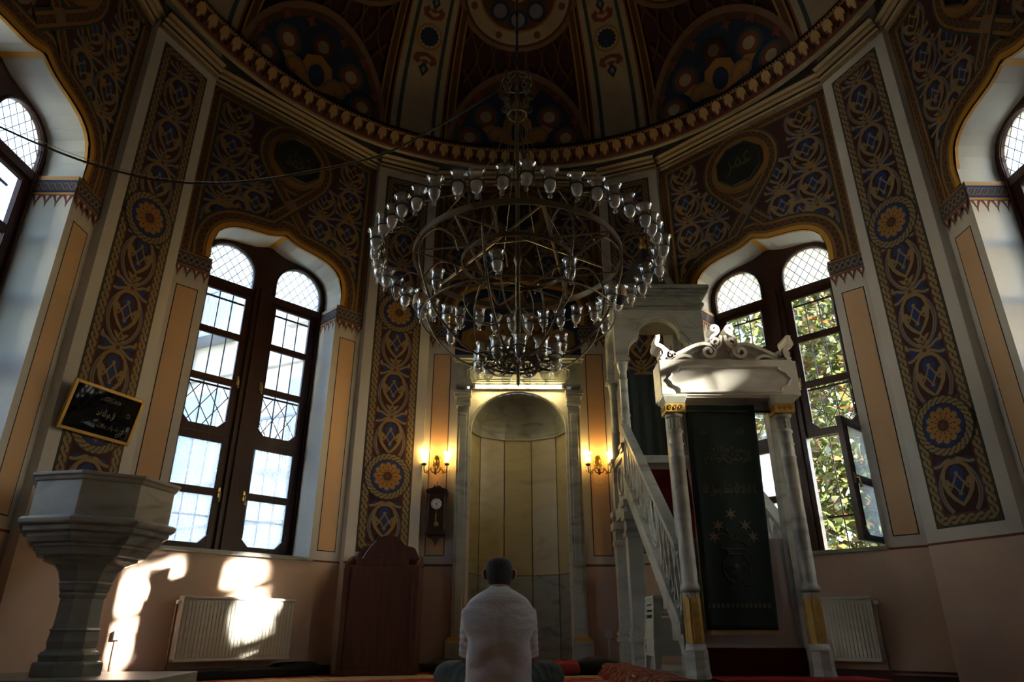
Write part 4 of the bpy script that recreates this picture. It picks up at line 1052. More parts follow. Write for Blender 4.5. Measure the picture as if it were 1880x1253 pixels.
for s in (-1, 1):
    m = MB(); f = lambda pts: [(XM + s * x, 2.33 + z) for x, z in pts]
    s1 = scroll(.125, .068, .062, PI / 2, 1.35, -1 if True else 1)
    s1 = [(x if True else 0, z) for x, z in s1]
    lead = bez((.45, .022), (.36, .03), (.22, .16), (.125, .130), 10)
    ribbon(m, f([(x, z) for x, z in lead[:-1]] + [(.25 - x, z) for x, z in s1]), .013, ya, yb)
    ribbon(m, f(scroll(.425, .035, .034, PI, 1.2, -1)), .009, ya, yb)
    ribbon(m, f(bez((.40, .0), (.34, .05), (.28, .05), (.24, .0), 8)), .012, ya + .01, yb - .02)
    mpart(m, 'crest_scroll', marble_white)
    m = MB(); s2 = scroll(.058, .150, .046, -PI * .75, 1.2, 1); up = bez((.105, .135), (.10, .21), (.035, .22), (.045, .30), 8)
    ribbon(m, f([(.016 + .0, .205)] + bez((.018, .20), (.02, .16), (.02, .12), (.055, .105), 6)[1:] + scroll(.058, .148, .044, -PI / 2, 1.1, 1)), .011, ya, yb)
    ribbon(m, f(bez((.10, .165), (.085, .225), (.02, .215), (.03, .262), 8) + scroll(.062, .262, .032, PI, 1.05, -1)[1:]), .011, ya, yb)
    mpart(m, 'crest_heart', marble_white)
    m = MB()                                   # corner volutes
    ribbon(m, f([(x, z) for x, z in bez((.50, .0), (.44, .05), (.47, .11), (.52, .12), 8)] + bez((.52, .12), (.545, .14), (.50, .17), (.515, .205), 6)[1:]), .016, ya - .005, yb + .05)
    ribbon(m, f(scroll(.475, .055, .040, PI / 2, 1.25, 1)), .009, ya, yb)
    mpart(m, 'corner_volute', marble_white)
m = MB(); m.prism([(XM - .40, 2.33), (XM + .40, 2.33), (XM + .30, 2.38), (XM + .14, 2.45), (XM + .05, 2.47), (XM - .05, 2.47), (XM - .14, 2.45), (XM - .30, 2.38)], 5.0, 5.05); mpart(m, 'crest_backing', marble_white, None, .004)
# stair: steps and side walls
sl = (2.16 - .97) / (6.63 - 5.07)
def rail_z(y): return .97 + sl * (y - 5.07)
for k in range(8):
    y = 5.15 + k * .235; z = ZP + .20 + k * .225
    m = MB(); m.box(X0m + .0, X1m - .0, y, y + .25, z - .20, z); st = mpart(m, 'step', marble_dk, None, .004)
    m = MB(); m.box(X0m + .10, X1m - .10, y - .006, y + .25, z - .005, z + .008); m.box(X0m + .10, X1m - .10, y - .010, y, z - .21, z); c = mpart(m, 'stair_carpet', rug_red); c.parent = st
m = MB(); m.box(X0m, X1m, YK - .12, YR, 1.98, 2.06); mpart(m, 'pulpit_floor', marble, None, .004)
def balustrade(x):
    y0, y1 = 5.07, YK - .08
    def slab(a, b, t0, t1, name, par=None, mt=marble):     # sloping bar between vertical offsets below the rail
        m = MB(); v = []
        for xx in (a, b):
            for y in (y0, y1):
                for t in (t0, t1): v.append((xx, y, max(ZP, rail_z(y) - t)))
        m.add(v, [(0, 1, 3, 2), (4, 6, 7, 5), (0, 2, 6, 4), (1, 5, 7, 3), (0, 4, 5, 1), (2, 3, 7, 6)])
        o = mpart(m, name, mt, None, .004)
        if par: o.parent = par
        return o
    top = slab(x - .045, x + .045, 0, .05, 'handrail')
    low = slab(x - .05, x + .05, .53, .60, 'string_moulding'); slab(x - .035, x + .035, .60, .76, 'string_board')
    # pierced tracery
    m = MB(); n = 13; L = y1 - y0
    def pt(u, v): y = y0 + u * L; return (x, y, rail_z(y) - .05 - .48 * v)
    oval = (.43, .5)
    bars = []
    for i in range(n):
        u = (i + .5) / n
        if abs(u - oval[0]) < .10: continue
        for a, b in (((u - .5 / n, .5), (u - .18 / n, .12)), ((u - .18 / n, .12), (u + .18 / n, .12)), ((u + .18 / n, .12), (u + .5 / n, .5)), ((u + .5 / n, .5), (u + .18 / n, .88)), ((u + .18 / n, .88), (u - .18 / n, .88)), ((u - .18 / n, .88), (u - .5 / n, .5)),
                     ((u, .12), (u, 0)), ((u, .88), (u, 1.0)), ((u - .18 / n, .12), (u - .5 / n, 0)), ((u + .18 / n, .88), (u + .5 / n, 1))):
            bars.append((pt(*a), pt(*b)))
    for half in (0, 1):
        m = MB()
        for a, b in bars:
            if ((a[1] + b[1]) / 2 > y0 + oval[0] * L) != bool(half): continue
            d = Vector(b) - Vector(a); q = Vector((0, -d.z, d.y)); q.normalize(); q *= .0105
            v = [Vector(a) + q, Vector(b) + q, Vector(b) - q, Vector(a) - q]; hx = Vector((.020, 0, 0))
            m.add([p - hx for p in v] + [p + hx for p in v], [(0, 1, 2, 3), (7, 6, 5, 4), (0, 4, 5, 1), (1, 5, 6, 2), (2, 6, 7, 3), (3, 7, 4, 0)])
        mpart(m, 'tracery', marble).parent = top
    m = MB(); co = pt(*oval)
    for k, (ra, rb, rr) in enumerate(((.155, .235, .018), (.115, .185, .012))):
        m.tube([(x, co[1] + ra * math.cos(2 * PI * i / 28) * .95, co[2] + rb * math.sin(2 * PI * i / 28) + sl * ra * math.cos(2 * PI * i / 28) * .8) for i in range(28)], rr, 6, closed=True)
    for i in range(20): q = 2 * PI * i / 20; m.lathe([(.002, -.012), (.013, 0), (.002, .012)], 6, (x - .012, co[1] + .135 * math.cos(q) * .95, co[2] + .21 * math.sin(q) + sl * .135 * math.cos(q) * .8))
    mpart(m, 'oval_ring', marble).parent = top
balustrade(X0m - .02); balustrade(X1m + .02)
# canopy: piers, posts, columns, arches, entablature
def pier(x, y, nm='pier'):
    m = MB(); m.box(x - .085, x + .085, y - .085, y + .085, ZP, .42); m.box(x - .10, x + .10, y - .10, y + .10, .30, .34); m.box(x - .095, x + .095, y - .095, y + .095, .36, .39)
    m.box(x - .075, x + .075, y - .075, y + .075, .42, 1.26); m.box(x - .092, x + .092, y - .092, y + .092, 1.26, 1.31); m.box(x - .08, x + .08, y - .08, y + .08, 1.31, 1.42); m.box(x - .10, x + .10, y - .10, y + .10, 1.42, 1.50)
    m.box(x - .07, x + .07, y - .07, y + .07, 1.50, 1.56); m.box(x - .10, x + .10, y - .10, y + .10, 1.56, 1.62)
    m.box(x - .06, x + .06, y - .06, y + .06, 1.62, 2.12); m.box(x - .075, x + .075, y - .075, y + .075, 2.12, 2.16); m.box(x - .085, x + .085, y - .085, y + .085, 2.16, 2.20)
    m.box(x - .055, x + .055, y - .092, y - .085, .17, .28)
    p = mpart(m, nm, marble, None, .005)
    m = MB(); m.lathe([(.058, 2.20), (.058, 2.225), (.050, 2.24), (.047, 2.50), (.052, 2.505), (.052, 2.53), (.046, 2.535), (.043, 2.90), (.048, 2.91), (.048, 2.925), (.042, 2.93), (.042, 3.02), (.05, 3.03), (.06, 3.10), (.066, 3.12)], 16, (x, y, 0)); m.box(x - .075, x + .075, y - .075, y + .075, 3.12, 3.155)
    mpart(m, 'canopy_column', marble).parent = p
KX0, KX1 = 1.12, 1.97
pier(KX0, YK); pier(KX0, YR - .05); pier(KX1, YK); pier(KX1, YR - .30)
m = MB(); m.box(KX0 - .03, KX0 + .03, YK + .06, YR - .10, 1.62, 1.70); m.box(KX0 - .045, KX0 + .045, YK + .06, YR - .10, 2.10, 2.17); m.box(KX0 - .015, KX0 + .015, YK + .06, YR - .10, 1.70, 2.10)
m.tube([(KX0 - .03, (YK + YR) / 2 + .16 * math.cos(2 * PI * i / 24), 1.90 + .15 * math.sin(2 * PI * i / 24)) for i in range(24)], .014, 6, closed=True); mpart(m, 'parapet', marble, None, .003)
m = MB(); m.box(KX0 - .07, KX0 + .07, YK, YR, 1.50, 1.62); mpart(m, 'bracket_beam', marble, None, .004)
def tref(x):                       # half opening -> height of the trefoil arch, x from the centre
    x = abs(x)
    if x < .235: return 3.40 + math.sqrt(max(0, .235 ** 2 - x * x))
    if x < .36: return 3.155 + .245 * math.sqrt(max(0, 1 - ((x - .20) / .16) ** 2))
    return 3.155
def arch_panel(w, dep):
    m = MB(); xs = sorted(set([-w + 2 * w * i / 64 for i in range(65)] + [-.36, .36, -.235, .235])); zt = 3.74
    for a, b in zip(xs, xs[1:]):
        c = .5 * (a + b); e = 1e-5
        za, zb = (tref(a + e), tref(b - e)) if c > -9 else 0
        for y in (0, dep): m.quad((a, y, za), (b, y, zb), (b, y, zt), (a, y, zt))
        m.quad((a, 0, za), (b, 0, zb), (b, dep, zb), (a, dep, za))
    for s in (-1, 1): m.quad((s * w, 0, 3.155), (s * w, dep, 3.155), (s * w, dep, zt), (s * w, 0, zt))
    for o, r in ((.045, .007), (.085, .005)):
        pth = []
        for i in range(61):
            x = -.40 + .80 * i / 60; pth.append((x, -.004, max(tref(x) + o, 3.16)))
        m.tube(pth, r, 5)
    pth = [(-w + .06, 3.70), (w - .06, 3.70), (w - .06, 3.45), (w - .06, 3.45)]
    for s in (-1, 1): m.tube([(s * .12, -.002, 3.705), (s * (w - .05), -.002, 3.705), (s * (w - .05), -.002, 3.50), (s * .30, -.002, 3.68)], .004, 4)
    return m
m = arch_panel(.50, .10); m.v = [(x + 1.545, y + YK - .05, z) for x, y, z in m.v]; mpart(m, 'canopy_arch', marble)
m = arch_panel(.47, .08); m.v = [(KX0 - .05 + y, YK + .38 - x * .92, z) for x, y, z in m.v]; mpart(m, 'canopy_arch', marble)
m = MB()
for d, z0, z1 in ((.0, 3.74, 3.78), (.03, 3.78, 3.82), (.015, 3.82, 3.90), (.05, 3.90, 3.93), (.075, 3.93, 3.97), (.09, 3.97, 4.02)): m.box(1.045 - d, 2.045 + d, YK - .06 - d, YR - .12, z0, z1)
mpart(m, 'entablature', marble_dk, None, .006)
m = MB(); m.lathe([(.42, 4.02), (.40, 4.10), (.30, 4.32), (.16, 4.55), (.06, 4.72), (.02, 4.80)], 8, (1.545, YK + .38, 0), rot=PI / 8, smooth=False); mpart(m, 'spire', mat('lead_sheet', (.055, .05, .042), .7))
m = MB(); m.lathe([(.02, 4.78), (.05, 4.83), (.02, 4.88), (.03, 4.92), (.002, 4.99)], 10, (1.545, YK + .38, 0)); mpart(m, 'finial', gold_leaf)
m = MB(); n = 16; m.add([(1.20 + .70 * i / n, YR - .33 + .012 * math.sin(i * 2.1) - .30 * 0, z) for z in (2.06, 3.15) for i in range(n + 1)], [(i, i + 1, i + n + 2, i + n + 1) for i in range(n)]); mpart(m, 'back_hanging', mat('dark_green_cloth', (.010, .018, .014), .9))
m = MB(); m.box(X0m + .06, X1m - .085, 5.10, 5.118, .29, 1.01); m.box(X0m + .05, X1m - .07, 5.095, 5.122, .285, .305); mpart(m, 'white_gate_panel', mat('white_board', (.52, .48, .45), .6), None, .003)
m = MB(); m.box(X0m + .055, X1m - .06, 5.04, 5.09, ZP, .288); mpart(m, 'first_riser_carpet', rug_red, None, .006)

# rug over the platform, red runner in front of the portal
rg = bpy.data.materials.new('patterned_rug'); rg.use_nodes = True; carpet_nodes(rg, 20.0, (.15, .025, .018), (.32, .26, .15), (.08, .06, .035))
m = MB(); n = 40
rows = [(.74, .006), (.77, .05), (.80, .104), (.84, .112), (1.05, .110)]
for (xa, za), (xb, zb) in zip(rows, rows[1:]):
    for i in range(n):
        ya_, yb_ = 4.66 + 3.0 * i / n, 4.66 + 3.0 * (i + 1) / n
        wa = .012 * math.sin(ya_ * 7.0) + .006 * math.sin(ya_ * 19); wb = .012 * math.sin(yb_ * 7.0) + .006 * math.sin(yb_ * 19)
        m.add([(xa + wa, ya_, za), (xb + wa, ya_, zb), (xb + wb, yb_, zb), (xa + wb, yb_, za)], [(0, 1, 2, 3)], 0, None, True)
        m.add([(xa + wa, ya_, za - .008), (xb + wa, ya_, zb - .008), (xb + wb, yb_, zb - .008), (xa + wb, yb_, za - .008)], [(0, 1, 2, 3)], 0, None, True)
o = m.build('patterned_rug', rg); tag(o, 'red and beige patterned rug draped over the minbar platform edge', 'rug')
m = MB(); m.box(1.20, 2.20, 4.63, 5.03, .1055, .118); o = m.build('red_mat', mat('red_mat', (.40, .035, .02), .95, spec=.1, var=.3, scale=40), None, .004); tag(o, 'plain red mat at the foot of the minbar stair', 'mat')

# ------------------------------------------------------------------ green embroidered curtain in the portal
velvet = mat('green_velvet', (.006, .020, .017), .85, var=.3, scale=5)
emb = mat('gold_embroidery', (.085, .068, .032), .6, .2)
cu = empty('portal_curtain', (1.45, 4.99, 0)); tag(cu, 'dark green curtain with gold calligraphy hanging in the minbar portal', 'curtain')
nx_, nz_ = 40, 46
def cpos(u, v):                        # u 0..1 across, v 0..1 up
    z = .40 + 1.58 * v; xl = 1.205 + .010 * v - .018 * (1 - v) ** 2 * 0; xr = 1.685 + .045 * v
    x = xl + (xr - xl) * u
    y = 4.985 + .012 * math.sin(u * 9.0 + 1.5 * v) * (1 - .5 * v) - .05 * (1 - v) * 0 + .016 * math.sin(u * 3.2) + (.03 * (1 - min(1, u / .06)) ** 1.5)
    return Vector((x - 1.45, y - 4.99, z))
def cloth_grid(th):
    m = MB(); v = []
    for j in range(nz_ + 1):
        for i in range(nx_ + 1): p = cpos(i / nx_, j / nz_); v.append((p.x, p.y + th, p.z))
    m.add(v, [(j * (nx_ + 1) + i, j * (nx_ + 1) + i + 1, (j + 1) * (nx_ + 1) + i + 1, (j + 1) * (nx_ + 1) + i) for j in range(nz_) for i in range(nx_)], 0, None, True)
    return m
cl = cloth_grid(0); cl_o = cl.build('cloth', velvet, cu); sol = cl_o.modifiers.new('solid', 'SOLIDIFY'); sol.thickness = .006; sol.offset = 1
m = MB(); v = []
for i in range(nx_ + 1):
    p = cpos(i / nx_, 0); v += [(p.x, p.y, p.z), (p.x, p.y - .004, p.z - .03)]
m.add(v, [(2 * i, 2 * i + 2, 2 * i + 3, 2 * i + 1) for i in range(nx_)]); m.build('gold_fringe', mat('fringe', (.30, .20, .08), .6), cu)
m = MB(); m.tube([tuple(cpos(0, j / 20) + Vector((-.004, -.004, 0))) for j in range(21)], .006, 5); m.build('side_trim', mat('fringe', (.30, .20, .08), .6), cu)
m = MB(); m.tube([(1.10 - 1.45, 0, 1.93), (1.94 - 1.45, 0, 1.93)], .010, 8); m.build('curtain_rod', iron, cu)
# lettering as real letter outlines
def letters(text, width, height, place, name, mt, parent, thick=.0):
    c = bpy.data.curves.new('lettering', 'FONT'); c.body = text; c.align_x = 'CENTER'; c.resolution_u = 4
    o = bpy.data.objects.new('lettering', c); COL.objects.link(o)
    dg = bpy.context.evaluated_depsgraph_get(); dg.update(); me = bpy.data.meshes.new_from_object(o.evaluated_get(dg)); bpy.data.objects.remove(o)
    xs = [v.co.x for v in me.vertices]; ys = [v.co.y for v in me.vertices]
    cx, cz = (min(xs) + max(xs)) / 2, (min(ys) + max(ys)) / 2; sx = width / max(1e-6, max(xs) - min(xs)); sz = height / max(1e-6, max(ys) - min(ys))
    for v in me.vertices: v.co = place((v.co.x - cx) * sx, (v.co.y - cz) * sz)
    me.materials.clear(); me.materials.append(mt); me.name = name
    return link(me, name, parent)
def on_curtain(x0, z0):
    def f(a, b):
        z = z0 + b; v = (z - .40) / 1.58; xl = 1.205 + .010 * v; xr = 1.685 + .045 * v; u = (x0 + a - xl) / (xr - xl); return cpos(u, v) + Vector((0, -.009, 0))
    return f
letters('\uFDF4', .07, .06, on_curtain(1.325, 1.784), 'lettering', emb, cu); letters('\uFDF2', .07, .06, on_curtain(1.598, 1.785), 'lettering', emb, cu)
letters('\uFDFD', .34, .155, on_curtain(1.485, 1.599), 'lettering', emb, cu)
letters('\uFDF2 \uFEDD\uFEEE\uFEB3\uFEAD \uFDF4 \uFDF2 \uFEFB\uFE8D \uFEEA\uFEDF\uFE8D \uFEFB', .38, .12, on_curtain(1.466, 1.352), 'lettering', emb, cu)
star_m = mat('star_thread', (.12, .095, .055), .7)
for sx, sz in ((1.455, 1.166), (1.357, 1.086), (1.553, 1.087), (1.321, 1.008), (1.597, 1.009)):
    g = on_curtain(sx, sz); m = MB(); m.add([g((.048 if i % 2 == 0 else .016) * math.sin(2 * PI * i / 12), (.048 if i % 2 == 0 else .016) * math.cos(2 * PI * i / 12)) for i in range(12)], [tuple(range(12))]); m.build('star', star_m, cu)
g = on_curtain(1.455, .80); m = MB()
def est(path, r=.003): m.tube([g(a, b) for a, b in path], r, 4)
est([(-.09, .15), (-.06, .175), (0, .185), (.06, .175), (.09, .15), (.09, .13), (.06, .125), (-.06, .125), (-.09, .13), (-.09, .15)]); est([(-.055, .125), (-.045, .09), (.045, .09), (.055, .125)])
est(smooth_path([(-.045, .085), (-.085, .04), (-.095, -.01), (-.07, -.07), (-.035, -.09), (.035, -.09), (.07, -.07), (.095, -.01), (.085, .04), (.045, .085)], 4)); est([(-.035, -.09), (-.04, -.11), (-.07, -.135), (.07, -.135), (.04, -.11), (.035, -.09)])
for s in (-1, 1):
    est([(s * (.05 - (.03 - .0022 * i) * math.cos(i * .6)), -.01 + (.03 - .0022 * i) * math.sin(i * .6)) for i in range(11)], .0025); est([(0, -.075), (s * .02, -.045), (s * .045, -.035)], .0025)
    for k in range(3): est(smooth_path([(s * .01, .19), (s * (.03 + .03 * k), .23), (s * (.05 + .04 * k), .27 - .04 * k)], 3), .002)
m.add([g(.022 * math.sin(2 * PI * i / 10) * (1 if i % 2 else .5), .01 + .022 * math.cos(2 * PI * i / 10) * (1 if i % 2 else .5)) for i in range(10)], [tuple(range(10))])
m.build('embroidered_vase', emb, cu)
m = MB(); g = on_curtain(1.44, .555)
for k in range(14): m.add([g(-.205 + .0315 * k + a, b) for a, b in ((-.010, -.018), (.010, -.018), (.010, .004), (0, .018), (-.010, .004))], [(0, 1, 2, 3, 4)])
m.build('embroidered_border', mat('dull_thread', (.05, .055, .04), .7), cu)

# cord hanging beside the stair
m = MB(); m.tube(smooth_path([(1.46, 6.2, 2.98), (1.43, 6.0, 2.45), (1.42, 5.9, 2.0), (1.42, 5.85, 1.62), (1.43, 5.82, 1.42)], 6), .007, 5); o = m.build('twisted_cord', mat('pink_cord', (.12, .05, .05), .8)); tag(o, 'thin reddish cord hanging inside the minbar stair', 'cord')

# ------------------------------------------------------------------ stacked plastic stools under the stair
stool_m = mat('sage_plastic', (.46, .48, .38), .45)
def stool_mesh(top=True):
    m = MB(); H = .42
    def leg(sx, sy):
        m.add([(sx * .15, sy * .15, H), (sx * .09, sy * .15, H), (sx * .15, sy * .09, H), (sx * .185, sy * .185, 0), (sx * .135, sy * .185, 0), (sx * .185, sy * .135, 0)], [(0, 1, 4, 3), (0, 2, 5, 3), (0, 1, 2), (3, 4, 5), (1, 2, 5, 4)])
    for sx in (-1, 1):
        for sy in (-1, 1): leg(sx, sy)
    def wide(z): return .150 + .035 * (1 - z / H)
    for z0, z1 in (((.385, H), (.335, .355), (.285, .305), (.10, .255)) if top else ((.10, .20),)):          # side skirts with open slots
        a, b = wide(z0), wide(z1)
        for q in range(4):
            M = Matrix.Rotation(q * PI / 2, 4, 'Z')
            m.add([(-a, -a, z0), (a, -a, z0), (b, -b, z1), (-b, -b, z1), (-a, -a + .006, z0), (a, -a + .006, z0), (b, -b + .006, z1), (-b, -b + .006, z1)], [(0, 1, 2, 3), (7, 6, 5, 4), (0, 4, 5, 1), (2, 6, 7, 3)], 0, M)
    for q in range(4):
        M = Matrix.Rotation(q * PI / 2, 4, 'Z'); a, b = wide(.26), wide(.38)
        for x in ((-.125, .125) if top else ()): m.add([(x - .012, -a - .001, .26), (x + .012, -a - .001, .26), (x + .012, -b - .001, .38), (x - .012, -b - .001, .38)], [(0, 1, 2, 3)], 0, M)
    for q in range(4):
        M = Matrix.Rotation(q * PI / 2, 4, 'Z'); a = wide(.10); m.box(-a - .005, a + .005, -a - .006, -a + .004, .095, .108, 0, M)
    m.box(-.155, .155, -.155, .155, H - .012, H + .006)
    return m
legs_top = stool_mesh(True).mesh('legs_and_skirt', stool_m); legs_nested = stool_mesh(False).mesh('legs_and_skirt', stool_m)
for k in range(4):
    t = empty('plastic_stool', (1.225, 6.25, ZP + .01 + k * .042), rad(2))
    tag(t, ['lowest of the stacked sage plastic stools under the minbar stair', 'second stool from the floor in the sage plastic stack', 'third stool from the floor in the sage plastic stack', 'topmost sage plastic stool of the stack under the minbar stair'][k], 'stool', 'stacked plastic stools')
    o = link(legs_top if k == 3 else legs_nested, 'legs_and_skirt', t)
    m = MB(); m.box(-.148, .148, -.148, .148, .424, .432)
    for i in range(5): m.box(-.12, .12, -.10 + .05 * i - .008, -.10 + .05 * i + .008, .432, .435)
    m.build('seat', stool_m, t, .004)
m = MB()

# ------------------------------------------------------------------ goblet-shaped marble pulpit at the left
pu = empty('marble_pulpit', (-3.14, 5.2, 0)); tag(pu, 'goblet-shaped octagonal grey marble pulpit at the left', 'pulpit')
rot8 = rad(10)
m = MB(); m.box(-.62, .72, -.55, .55, 0, .115); o = m.build('base_slab', marble_dk, pu, .006); o.rotation_euler = (0, 0, rad(8))
def oct_(prof, nm, mt): m = MB(); m.lathe(prof, 8, (0, 0, 0), rot=rot8, smooth=False); return m.build(nm, mt, pu, .004)
oct_([(.225, .115), (.225, .19), (.215, .20), (.19, .205), (.195, .225), (.20, .245), (.185, .262), (.165, .27), (.158, .285)], 'foot', marble_dk)
oct_([(.158, .285), (.165, .33), (.155, .39), (.168, .40), (.150, .415), (.146, .44), (.143, .60), (.155, .615), (.160, .63), (.152, .64)], 'stem', marble_dk)
oct_([(.152, .64), (.165, .655), (.170, .69), (.18, .70), (.17, .712), (.182, .73), (.20, .78), (.235, .82), (.30, .845), (.315, .85), (.315, .865), (.36, .875), (.385, .92), (.40, .925), (.40, .945), (.43, .95), (.455, .985), (.46, 1.01), (.49, 1.02), (.495, 1.055), (.515, 1.06)], 'bowl', marble_dk)
oct_([(.515, 1.06), (.53, 1.07), (.535, 1.095), (.515, 1.11), (.475, 1.118), (.475, 1.355), (.49, 1.36), (.50, 1.385), (.515, 1.39), (.515, 1.412), (.44, 1.415), (.43, 1.30), (.0, 1.30)], 'parapet', marble_mat('banded_marble', (0.30, 0.29, 0.25), (0.17, 0.165, 0.14), 2.0))

# ------------------------------------------------------------------ framed calligraphy on the left pilaster
loc, rz = wall_frame(-67.5, RP)
fr = empty('framed_calligraphy', loc, rz); tag(fr, 'gold-framed black glass calligraphy hanging on the left pilaster', 'picture')
TILT = Matrix.Translation((-.045, -.030, 1.915)) @ Matrix.Rotation(rad(13), 4, 'X')
def fp(m, nm, mt, bev=0.0): m.v = [tuple(TILT @ Vector(p)) for p in m.v]; return m.build(nm, mt, fr, bev)
W_, H_ = .34, .42
m = MB(); b_ = .028
for s in (-1, 1): m.box(*sorted((s * W_, s * (W_ - b_))), -.022, .012, 0, H_)
m.box(-W_ + b_, W_ - b_, -.022, .012, 0, b_); m.box(-W_ + b_, W_ - b_, -.022, .012, H_ - b_, H_); fp(m, 'frame', mat('gilt_frame', (.40, .235, .045), .4, .5), .004)
m = MB(); m.box(-W_ + b_, W_ - b_, -.010, .006, b_, H_ - b_); fp(m, 'glass', pict_glass)
inkm = mat('gold_ink', (.26, .21, .12), .5)
def onp(x0, z0): return lambda a, b: TILT @ Vector((x0 + a, -.0115, z0 + b))
letters('\uFEAA\uFEA3\uFE8D \uFDF2 \uFEEE\uFEEB \uFEDE\uFED7', .17, .10, onp(.03, .215), 'lettering', inkm, fr)
letters('\uFDFD', .19, .05, onp(.03, .33), 'lettering', inkm, fr)
letters('\uFEAA\uFEE4\uFEBC\uFEDF\uFE8D \uFDF2', .20, .055, onp(-.06, .115), 'lettering', mat('faint_ink', (.12, .10, .06), .5), fr)
letters('\uFEAA\uFEDF\uFEEE\uFEF3 \uFEE2\uFEDF\uFEED \uFEAA\uFEE0\uFEF3 \uFEE2\uFEDF', .22, .06, onp(.13, .105), 'lettering', mat('faint_ink', (.12, .10, .06), .5), fr)
for x, z, r in ((.235, .245, .016), (.20, .06, .013), (.225, .075, .012), (.245, .10, .012)):
    m = MB(); m.tube([(x + r * math.cos(2 * PI * i / 12), -.0115, z + r * math.sin(2 * PI * i / 12)) for i in range(12)], .003, 4, closed=True); fp(m, 'ink_roundel', inkm)

# ------------------------------------------------------------------ calligraphy medallions high on the walls
board = mat('black_board', (.012, .013, .010), .5)
dull_gold = mat('dull_gold', (.10, .085, .03), .5)
for ang, txt, lab in ((-45, '\uFDF4', 'dark octagonal calligraphy board above the left window'), (45, '\uFEAE\uFEE4\uFECB', 'dark octagonal calligraphy board above the right window'), (0, '\uFDF2', 'dark octagonal calligraphy board above the prayer niche behind the chandelier'),
                      (-90, '\uFEF2\uFEE0\uFECB', 'dark octagonal calligraphy board at the upper left corner'), (90, '\uFEE6\uFEB4\uFEA3', 'dark octagonal calligraphy board at the upper right corner')):
    loc, rz = wall_frame(ang); t = empty('calligraphy_board', (loc[0], loc[1], 5.77), rz); tag(t, lab, 'wall board', 'octagonal calligraphy boards')
    oc = [(.305 * math.cos(rad(22.5 + 45 * i)), .305 * math.sin(rad(22.5 + 45 * i))) for i in range(8)]
    m = MB(); m.prism(oc, -.05, -.022); m.build('board', board, t, .004)
    m = MB(); m.tube([(x, -.052, z) for x, z in oc], .016, 6, closed=True, smooth=False); m.build('rim', mat('board_rim', (.03, .028, .02), .4), t)
    letters(txt, .34, .26, lambda a, b: Vector((a, -.053, b)), 'lettering', dull_gold, t)

# ------------------------------------------------------------------ radiators, pipes, sockets
def radiator(ang, l0, l1, z0, z1, lab, side):
    loc, rz = wall_frame(ang); t = empty('radiator', loc, rz); tag(t, lab, 'radiator')
    m = MB(); m.box(l0, l1, -.13, -.105, z0, z1); n = int((l1 - l0) / .034)
    for i in range(n):
        x = l0 + .012 + (l1 - l0 - .024) * (i + .5) / n; m.box(x - .0125, x + .0125, -.1355, -.128, z0 + .03, z1 - .035)
    m.box(l0, l1, -.145, -.13, z1 - .02, z1); m.box(l0, l1, -.145, -.13, z0, z0 + .016); m.build('front_panel', rad_white, t, .004)
    m = MB(); m.box(l0 + .004, l1 - .004, -.06, -.035, z0, z1); m.build('rear_panel', rad_white, t, .003)
    for x in (l0, l1 - .006): m = MB(); m.box(x, x + .006, -.135, -.035, z0 + .02, z1 - .005); m.build('side_cover', rad_white, t)
    m = MB(); m.box(l0, l1, -.13, -.035, z1 - .006, z1 + .004)
    for i in range(int((l1 - l0) / .05)): m.box(l0 + .02 + .05 * i, l0 + .05 + .05 * i, -.12, -.05, z1 + .004, z1 + .0065)
    m.build('top_grid', rad_white, t)
    x = l0 - .035 if side < 0 else l1 + .035
    m = MB(); m.tube([(x + .03 * -side, -.085, z1 - .05), (x, -.085, z1 - .05), (x, -.085, .06), (x, -.03, .06)], .009, 8); m.tube([(x, -.035, .055), (side * 1.12, -.035, .055)], .010, 8); m.build('pipe', pipe_paint, t)
    m = MB(); m.lathe([(.018, 0), (.02, .01), (.02, .035), (.016, .045)], 12, M=Matrix.Translation((x, -.10, z1 - .05)) @ Matrix.Rotation(PI / 2, 4, 'X')); m.build('valve', plastic_white, t)
    for xx in (l0 + .12, l1 - .12): m = MB(); m.box(xx - .012, xx + .012, -.04, 0, z0 + .05, z1 - .05); m.build('bracket', iron, t)
radiator(-45, -.495, .60, .15, .69, 'cream panel radiator below the left window with sun on it', -1)
radiator(45, .02, .60, .15, .685, 'cream panel radiator below the right window beside the minbar', 1)
def socket(ang, lat, z, lab, down):
    loc, rz = wall_frame(ang); t = empty('wall_socket', loc, rz); tag(t, lab, 'socket')
    m = MB(); m.box(lat - .036, lat + .036, -.045, 0, z - .036, z + .036); m.build('cover', plastic_white, t, .006)
    m = MB(); m.lathe([(.021, 0), (.021, .003), (.018, .003), (.018, -.012)], 14, M=Matrix.Translation((lat, -.045, z)) @ Matrix.Rotation(PI / 2, 4, 'X'), cap=False); m.build('socket_ring', mat('socket_grey', (.3, .3, .28), .5), t)
    m = MB()
    for s in (-1, 1): m.lathe([(.003, 0), (.003, .001)], 8, M=Matrix.Translation((lat + s * .009, -.0465, z)) @ Matrix.Rotation(PI / 2, 4, 'X'))
    m.build('holes', black_m, t)
    m = MB(); m.box(lat - .008, lat + .008, -.014, 0, .08, z - .036); m.build('cable_duct', pipe_paint if down else plastic_white, t)
socket(-45, -.949, .362, 'white wall socket beside the marble pulpit', True); socket(0, .975, .37, 'pale wall socket between prayer niche and minbar', False)

